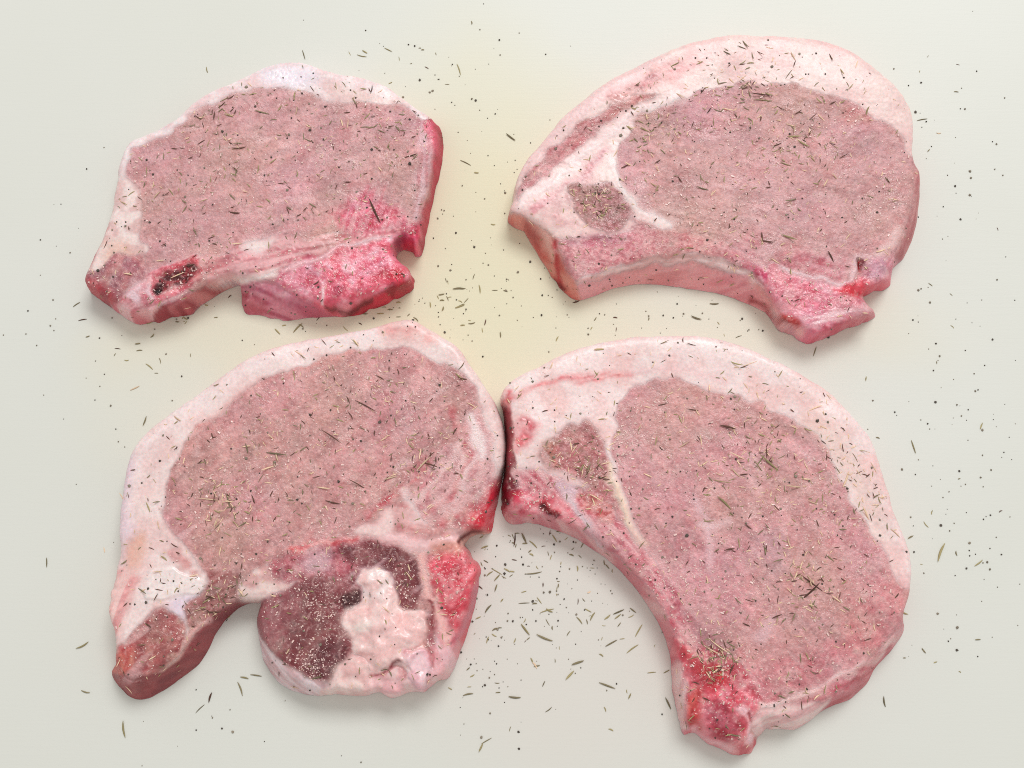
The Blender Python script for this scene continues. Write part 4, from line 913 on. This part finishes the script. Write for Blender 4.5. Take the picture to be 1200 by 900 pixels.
# traced leaves: view origin x, y, scale and end points
TR = [
    (540, 600, 2.8, [(178, 70, 174, 112), (200, 70, 215, 100), (225, 95, 250, 118), (300, 75, 315, 98), (75, 158, 90, 166), (85, 210, 105, 195), (100, 185, 135, 205),
                     (110, 225, 128, 205), (212, 203, 265, 196), (190, 300, 225, 298), (250, 280, 265, 300), (262, 330, 305, 318), (198, 368, 225, 402), (250, 402, 300, 422),
                     (380, 345, 398, 367), (425, 355, 440, 330), (500, 335, 535, 320), (505, 350, 525, 335), (555, 315, 575, 330), (572, 408, 595, 370), (475, 440, 512, 420),
                     (545, 462, 582, 436), (365, 500, 402, 488), (345, 548, 370, 522), (455, 560, 505, 578), (158, 605, 195, 608), (268, 572, 276, 555), (278, 655, 298, 640),
                     (60, 785, 72, 760), (68, 760, 100, 742), (612, 528, 640, 525), (665, 528, 685, 518), (712, 515, 712, 535), (672, 610, 688, 645), (550, 612, 558, 595),
                     (485, 712, 500, 718), (362, 860, 368, 888), (300, 880, 302, 898), (160, 718, 164, 705), (470, 640, 476, 655), (8, 602, 40, 596), (80, 330, 100, 305), (118, 382, 135, 380)]),
    (500, 150, 3.6, [(140, 135, 188, 160), (110, 680, 160, 678), (220, 660, 226, 700), (120, 760, 160, 745), (175, 825, 205, 820), (275, 685, 300, 685), (325, 685, 340, 690), (345, 30, 375, 55),
                     (200, 188, 220, 190), (50, 705, 75, 700), (55, 728, 75, 728), (65, 770, 70, 755), (310, 860, 312, 885), (270, 405, 290, 408), (195, 640, 203, 615)]),
    (0, 380, 2.8125, [(430, 218, 460, 203), (473, 335, 482, 303), (480, 130, 505, 150), (378, 80, 398, 82), (410, 118, 425, 118), (450, 88, 470, 86), (153, 770, 156, 800), (342, 735, 346, 752), (385, 572, 425, 570)]),
    (1000, 380, 1.7308, [(118, 235, 125, 262), (170, 480, 186, 445), (245, 490, 262, 478), (143, 400, 152, 412), (62, 755, 64, 775)]),
    (0, 700, 4.5, [(405, 268, 465, 235), (430, 490, 475, 502), (648, 655, 665, 735)]),
    (80, 50, 2.5, [(685, 20, 695, 52), (1138, 60, 1150, 98), (845, 35, 875, 42), (925, 15, 950, 28), (968, 40, 970, 55), (405, 70, 410, 90), (15, 775, 35, 760), (30, 815, 55, 810),
                   (605, 838, 622, 855), (660, 850, 685, 822), (675, 825, 690, 835), (805, 830, 820, 845), (830, 870, 850, 890), (1140, 720, 1165, 720), (1140, 775, 1160, 765), (1105, 690, 1108, 702),
                   (380, 300, 400, 285), (805, 410, 832, 408), (385, 470, 410, 458), (470, 495, 505, 500), (905, 255, 930, 265), (925, 250, 955, 243), (480, 310, 520, 305), (880, 455, 915, 530), (470, 580, 478, 592),
                   (545, 200, 590, 210), (690, 280, 715, 290), (525, 115, 540, 130), (640, 480, 655, 490), (300, 690, 340, 672)]),
    (580, 30, 2.3077, [(30, 292, 55, 312), (1140, 258, 1170, 252), (860, 895, 870, 868), (530, 785, 558, 795), (580, 752, 605, 752), (650, 845, 668, 838), (270, 878, 295, 876), (165, 855, 172, 840),
                       (655, 55, 680, 64), (618, 68, 638, 80), (905, 75, 912, 98), (935, 115, 942, 138), (785, 145, 805, 118), (800, 70, 812, 95), (675, 120, 690, 112), (505, 80, 508, 98), (545, 435, 578, 445),
                       (720, 580, 755, 588), (775, 565, 815, 582), (780, 480, 815, 468), (900, 610, 915, 640), (572, 240, 585, 222), (845, 260, 870, 240), (930, 360, 955, 348), (770, 370, 800, 380), (1030, 612, 1055, 605),
                       (690, 185, 745, 190), (700, 200, 750, 205), (605, 220, 650, 235), (760, 215, 790, 235), (790, 300, 830, 300), (820, 310, 850, 330), (430, 375, 445, 400), (910, 400, 925, 415), (355, 270, 375, 285)]),
    (110, 600, 3.752, [(632, 750, 655, 805), (508, 835, 518, 795), (450, 882, 485, 848), (690, 715, 738, 722), (645, 725, 680, 732), (260, 265, 300, 260), (190, 335, 240, 360), (265, 390, 280, 360), (130, 415, 150, 398),
                       (480, 400, 510, 380), (490, 435, 560, 440), (430, 440, 480, 425), (280, 40, 290, 75), (570, 90, 610, 110), (620, 15, 640, 0)]),
    (110, 360, 1.8757, [(438, 140, 443, 165), (500, 70, 512, 85), (570, 70, 585, 88), (440, 95, 462, 108), (575, 205, 620, 230), (620, 150, 638, 160), (380, 320, 420, 325), (370, 360, 395, 350), (500, 270, 545, 300),
                        (710, 360, 740, 330), (720, 340, 760, 355), (640, 380, 665, 372), (280, 430, 310, 420), (290, 410, 300, 440), (230, 420, 275, 425), (115, 430, 125, 450), (795, 145, 812, 160), (820, 210, 838, 220),
                        (490, 395, 520, 400), (510, 425, 540, 432), (240, 330, 250, 350), (560, 380, 600, 400)]),
    (570, 380, 1.7308, [(218, 52, 238, 50), (495, 75, 520, 85), (520, 85, 548, 75), (475, 205, 505, 215), (490, 260, 525, 275), (495, 290, 515, 310), (460, 315, 495, 322), (545, 290, 565, 265), (555, 265, 590, 295), (540, 275, 560, 300),
                        (600, 330, 645, 330), (640, 510, 680, 540), (640, 560, 670, 520), (610, 430, 618, 455), (650, 505, 660, 530), (390, 250, 410, 238), (470, 350, 495, 375), (575, 485, 605, 475), (655, 175, 680, 165), (690, 140, 700, 155),
                        (780, 280, 790, 300), (795, 350, 800, 365), (820, 415, 838, 432), (735, 300, 722, 330), (185, 305, 200, 280), (200, 310, 215, 290), (210, 345, 235, 360), (455, 640, 490, 665), (440, 650, 475, 670), (700, 550, 720, 565),
                        (760, 370, 775, 395), (480, 460, 505, 455), (340, 405, 350, 420), (405, 172, 430, 175)]),
]
OUT = [tr(s['view'], [q[:2] for q in s['outline']]) for s in exec_specs]
leaves = []                                   # (px, py, length px, angle, material, shape)
for ox, oy, s, L in TR:
    for a, b, c, d in L:
        x0, y0, x1, y1 = ox + a / s, oy + b / s, ox + c / s, oy + d / s
        leaves.append([(x0 + x1) / 2, (y0 + y1) / 2, max(math.hypot(x1 - x0, y1 - y0), 5.5) * 1.05, math.atan2(-(y1 - y0), x1 - x0)])
n_traced = len(leaves)


def inside_chop(px, py):
    for i, o in enumerate(OUT):
        if sdf(np.array([px]), np.array([py]), o)[0] > 3:
            return i
    return None


CLUS = {0: [(250, 130, 60), (450, 150, 60), (260, 220, 120)], 1: [(870, 105, 45), (700, 235, 24), (930, 165, 50), (770, 150, 40), (880, 200, 110)],
        2: [(265, 590, 32), (500, 540, 40), (330, 560, 90), (420, 470, 80), (255, 700, 40)], 3: [(890, 545, 48), (940, 690, 40), (880, 500, 80), (900, 640, 110), (690, 550, 36), (840, 770, 24), (1000, 560, 60)]}
COUNT = {0: 470, 1: 800, 2: 860, 3: 1080}
extra = []
for ci, n in COUNT.items():
    lo_, hi_ = OUT[ci].min(0), OUT[ci].max(0)
    k = 0
    while k < n:
        if sr.random() < 0.45:
            cx, cy, sg = CLUS[ci][sr.integers(len(CLUS[ci]))]
            px, py = sr.normal(cx, sg * 0.6), sr.normal(cy, sg * 0.5)
        else:
            px, py = sr.uniform(lo_[0], hi_[0]), sr.uniform(lo_[1], hi_[1])
        if inside_chop(px, py) == ci:
            extra.append([px, py, float(np.clip(sr.lognormal(math.log(5.4), 0.40), 2.4, 12)), sr.uniform(0, 2 * math.pi)])
            k += 1
BOARD = [(650, 690, 70, 60, 60), (440, 365, 90, 14, 14), (535, 350, 30, 25, 10), (1110, 560, 55, 130, 20), (470, 75, 60, 25, 10), (620, 640, 40, 20, 14), (560, 730, 25, 60, 12), (150, 400, 40, 30, 8), (1090, 150, 30, 60, 6), (800, 385, 60, 12, 8)]
for cx, cy, sx, sy, n in BOARD:
    k = 0
    while k < n:
        px, py = sr.normal(cx, sx), sr.normal(cy, sy)
        if 2 < px < 1198 and 2 < py < 898 and inside_chop(px, py) is None:
            extra.append([px, py, float(np.clip(sr.lognormal(math.log(5.5), 0.3), 3, 9)), sr.uniform(0, 2 * math.pi)]); k += 1
extra.sort(key=lambda e: -e[2])
leaves += extra
WHERE = ['crimson-boned chop', 'bare-ribbed chop', 'tenderloin chop', 'crescent chop']


def board_place(px, py):
    if py < 110 and px < 620: return 'on the board above the small chop'
    if px > 1050: return 'on the board\'s %s right margin' % ('upper' if py < 330 else 'middle' if py < 600 else 'lower')
    if px < 200 and py > 330: return 'on the board\'s left margin'
    if 500 < px < 640 and py < 420: return 'on the %s yellowish board between upper chops' % ('upper' if py < 220 else 'lower')
    if py > 740 and px < 480: return 'on the board below the tenderloin chop'
    if py > 580: return '%s the hollow of the crescent chop' % ('high in' if py < 670 else 'low in' if py < 760 else 'below')
    if py > 320: return 'in the %s gap between the chop rows' % ('left' if px < 560 else 'right')
    return 'on the open board beside the upper chops'


def chop_zone(ci, px, py):
    lo_, hi_ = OUT[ci].min(0), OUT[ci].max(0)
    fx, fy = (px - lo_[0]) / (hi_[0] - lo_[0]), (py - lo_[1]) / (hi_[1] - lo_[1])
    h = 'left' if fx < 0.36 else 'right' if fx > 0.64 else ''
    v = 'upper' if fy < 0.36 else 'lower' if fy > 0.64 else ''
    return 'on the %s of the %s' % ((v + ' ' + h).strip() or 'middle', WHERE[ci])


def slant(ang):
    d = math.degrees(ang) % 180
    return 'level' if d < 20 or d > 160 else 'upright' if 70 < d < 110 else 'right-leaning' if d < 90 else 'left-leaning'


TOLD = []


def tell_apart():
    by = {}
    for o_, px_ in TOLD: by.setdefault(o_['label'], []).append((px_, o_))
    for lab, L_ in by.items():
        if len(L_) < 2: continue
        L_.sort(key=lambda e: e[0])
        n_ = len(L_)
        nm = ['leftmost', 'second from left', 'third from left', 'fourth from left', 'fifth from left', 'sixth from left', 'seventh from left', 'eighth from left', 'ninth from left', 'tenth from left', 'eleventh from left', 'twelfth from left']
        for k_, (_, o_) in enumerate(L_):
            o_['label'] = ('rightmost' if k_ == n_ - 1 else nm[min(k_, 11)]) + ' ' + lab
    TOLD.clear()


def basis(n, ang):
    n = np.array(n, float); n[:2] *= 0.8; n /= np.linalg.norm(n)
    x = np.array([math.cos(ang), math.sin(ang), 0.0]); x -= n * (x @ n); x /= np.linalg.norm(x)
    return np.stack([x, np.cross(n, x), n], 1)


from mathutils import Matrix


def matrix(R, s, p):
    M = Matrix.Identity(4)
    for i in range(3):
        for j in range(3):
            M[i][j] = R[i, j] * s[j]
        M[i][3] = p[i]
    return M


COLN = ['dark', 'olive', 'straw', 'brown']
stuffV, stuffF, stuffM = [], [], []
off = 0
for li, (px, py, lpx, ang) in enumerate(leaves):
    p, (z, n, ci) = pix_to_surface(px, py)
    on = ci is not None
    pr = (0.17, 0.22, 0.38, 0.23) if on else (0.50, 0.38, 0.02, 0.10)
    if ci == 0: pr = (0.28, 0.26, 0.20, 0.26)
    mi = int(sr.choice(4, p=pr)); si = int(sr.integers(8))
    if on: z -= 0.12
    l = lpx * MMPX * 0.96 * 0.001
    fat_ = (1.0 if on else 1.25) * sr.uniform(0.75, 1.25) * (4.0 / max(lpx * MMPX, 1.6)) ** 0.6
    R = basis(n, ang)
    if on:
        tip = sr.normal(0, 0.22)
        c_, s_ = math.cos(tip), math.sin(tip)
        R = R @ np.array([[c_, 0, s_], [0, 1, 0], [-s_, 0, c_]])
        z += abs(s_) * lpx * MMPX * 0.35
    pos_ = (p[0] * 0.001, p[1] * 0.001, z * 0.001 + 0.00002)
    if li < 300:
        o = bpy.data.objects.new('thyme_leaf', LEAF_ME[mi][si])
        COL.objects.link(o)
        o.matrix_world = matrix(R, (l, l * fat_, l * fat_), pos_)
        size = 'long' if lpx > 13 else 'short' if lpx < 8 else 'slender'
        o['label'] = '%s %s %s thyme leaf %s' % (size, slant(ang), COLN[mi], chop_zone(ci, px, py) if on else board_place(px, py)); TOLD.append((o, px))
        o['category'] = 'thyme leaf'; o['group'] = 'dried thyme leaves sprinkled over chops and board'
    else:
        V, F = LEAVES[si]
        V = (V * np.array([l, l * fat_, l * fat_])) @ R.T + np.array(pos_)
        stuffV.append(V); stuffF += [tuple(i + off for i in f) for f in F]; stuffM += [mi] * len(F); off += len(V)
tell_apart()
me = bpy.data.meshes.new('thyme_crumbs')
me.from_pydata(np.concatenate(stuffV).tolist(), [], stuffF)
for m in LEAF_MATS: me.materials.append(m)
me.polygons.foreach_set('material_index', np.array(stuffM, np.int32)); me.update()
o = link_mesh('thyme_crumbs', me)
o['kind'] = 'stuff'; o['label'] = 'finer crumbs of dried thyme scattered over the chops and the board'; o['category'] = 'herb crumbs'

# ---- pepper
pep = []
PB = [(650, 690, 75, 65, 120), (1120, 560, 50, 120, 120), (535, 300, 50, 90, 45), (1110, 180, 45, 70, 35), (120, 440, 55, 60, 25), (440, 365, 100, 18, 25), (490, 90, 60, 35, 25), (790, 370, 110, 20, 35), (300, 830, 80, 35, 14),
      (590, 200, 40, 120, 50), (560, 760, 30, 60, 30), (60, 300, 40, 60, 12), (640, 330, 30, 40, 16)]
for cx, cy, sx, sy, n in PB:
    k = 0
    while k < n:
        px, py = sr.normal(cx, sx), sr.normal(cy, sy)
        if 2 < px < 1198 and 2 < py < 898 and inside_chop(px, py) is None:
            pep.append([px, py, float(np.clip(sr.lognormal(math.log(1.55), 0.42), 0.8, 3.6))]); k += 1
for ci, n in {0: 170, 1: 190, 2: 190, 3: 230}.items():
    lo_, hi_ = OUT[ci].min(0), OUT[ci].max(0)
    k = 0
    while k < n:
        px, py = sr.uniform(lo_[0], hi_[0]), sr.uniform(lo_[1], hi_[1])
        if inside_chop(px, py) == ci:
            pep.append([px, py, float(np.clip(sr.lognormal(math.log(1.9), 0.35), 1.0, 4.5))]); k += 1
pep.sort(key=lambda e: -e[2])
stuffV, stuffF, stuffM = [], [], []
off = 0
for li, (px, py, s) in enumerate(pep):
    p, (z, n, ci) = pix_to_surface(px, py)
    R = basis(n, sr.uniform(0, 6.28)); l = s * MMPX * 0.001 * 1.1
    si = int(sr.integers(6)); mi = int(sr.random() < (0.35 if ci is not None else 0.55))
    pos_ = (p[0] * 0.001, p[1] * 0.001, (z - (0.1 if ci is not None else 0)) * 0.001 + 0.00001)
    if li < 150:
        o = bpy.data.objects.new('pepper_fleck', CHIP_ME[mi][si])
        COL.objects.link(o)
        o.matrix_world = matrix(R, (l, l, l * 0.7), pos_)
        o['label'] = '%s %s pepper fleck %s' % ('coarse' if s > 2.8 else 'small', ('black', 'brown')[mi], chop_zone(ci, px, py) if ci is not None else board_place(px, py)); TOLD.append((o, px))
        o['category'] = 'pepper fleck'; o['group'] = 'coarse pepper flecks over chops and board'
    else:
        V, F = CHIPS[si]
        V = (V * l) @ R.T + np.array(pos_)
        stuffV.append(V); stuffF += [tuple(i + off for i in f) for f in F]; stuffM += [mi] * len(F); off += len(V)
tell_apart()
me = bpy.data.meshes.new('ground_pepper')
me.from_pydata(np.concatenate(stuffV).tolist(), [], stuffF)
me.materials.append(PEPPER); me.materials.append(PEPPER2)
me.polygons.foreach_set('material_index', np.array(stuffM, np.int32)); me.update()
o = link_mesh('ground_pepper', me)
o['kind'] = 'stuff'; o['label'] = 'fine ground pepper dusted over the chops and the board'; o['category'] = 'ground pepper'

# ---- salt: glinting pale grains on the meat
SALT = flat_material('salt_crystal', (234, 200, 192), 0.3, 0.12, spec=0.5, trans=0.0)
SALT_CL = {0: 2200, 1: 2700, 2: 3800, 3: 3400}
stuffV, Q = [], []
cube = np.array([(x, y, z) for z in (0, 1) for y in (-.5, .5) for x in (-.5, .5)], float)
cq = np.array([(0, 1, 3, 2), (4, 6, 7, 5), (0, 4, 5, 1), (2, 3, 7, 6), (0, 2, 6, 4), (1, 5, 7, 3)])
off = 0
for ci, n in SALT_CL.items():
    c = CHOPS[ci]
    w = np.where(c.sT > 1.0, 0.03 + 0.97 * (1 - c.fat), 0.0)
    patch = Noise(c.Z.shape, 90 + ci).get(14.0)
    w = (w * np.exp(0.6 * patch) * (1 + 0.7 * (c.lum < 0.15))).ravel()
    ids = sr.choice(w.size, n, p=w / w.sum(), replace=False)
    for q in ids:
        iy, ix = divmod(int(q), c.nx)
        s = float(np.clip(sr.lognormal(math.log(0.26), 0.45), 0.14, 0.75))
        R = basis(c.nrm[iy, ix], sr.uniform(0, 6.28))
        R = R @ np.array(Matrix.Rotation(sr.uniform(-.6, .6), 3, 'X'))
        V = (cube * np.array([s * sr.uniform(.8, 2.0), s * .8, s * .7])) @ R.T + np.array([c.X0 + ix * STEP + sr.uniform(-.18, .18), c.Y0 + iy * STEP + sr.uniform(-.18, .18), c.Z[iy, ix] - 0.1])
        stuffV.append(V * 0.001); Q.append(cq + off); off += 8
me = np_mesh('salt_grains', np.concatenate(stuffV), np.concatenate(Q), SALT, False)
o = link_mesh('salt_grains', me)
o['kind'] = 'stuff'; o['label'] = 'tiny pale salt grains clinging to the raw meat'; o['category'] = 'salt'
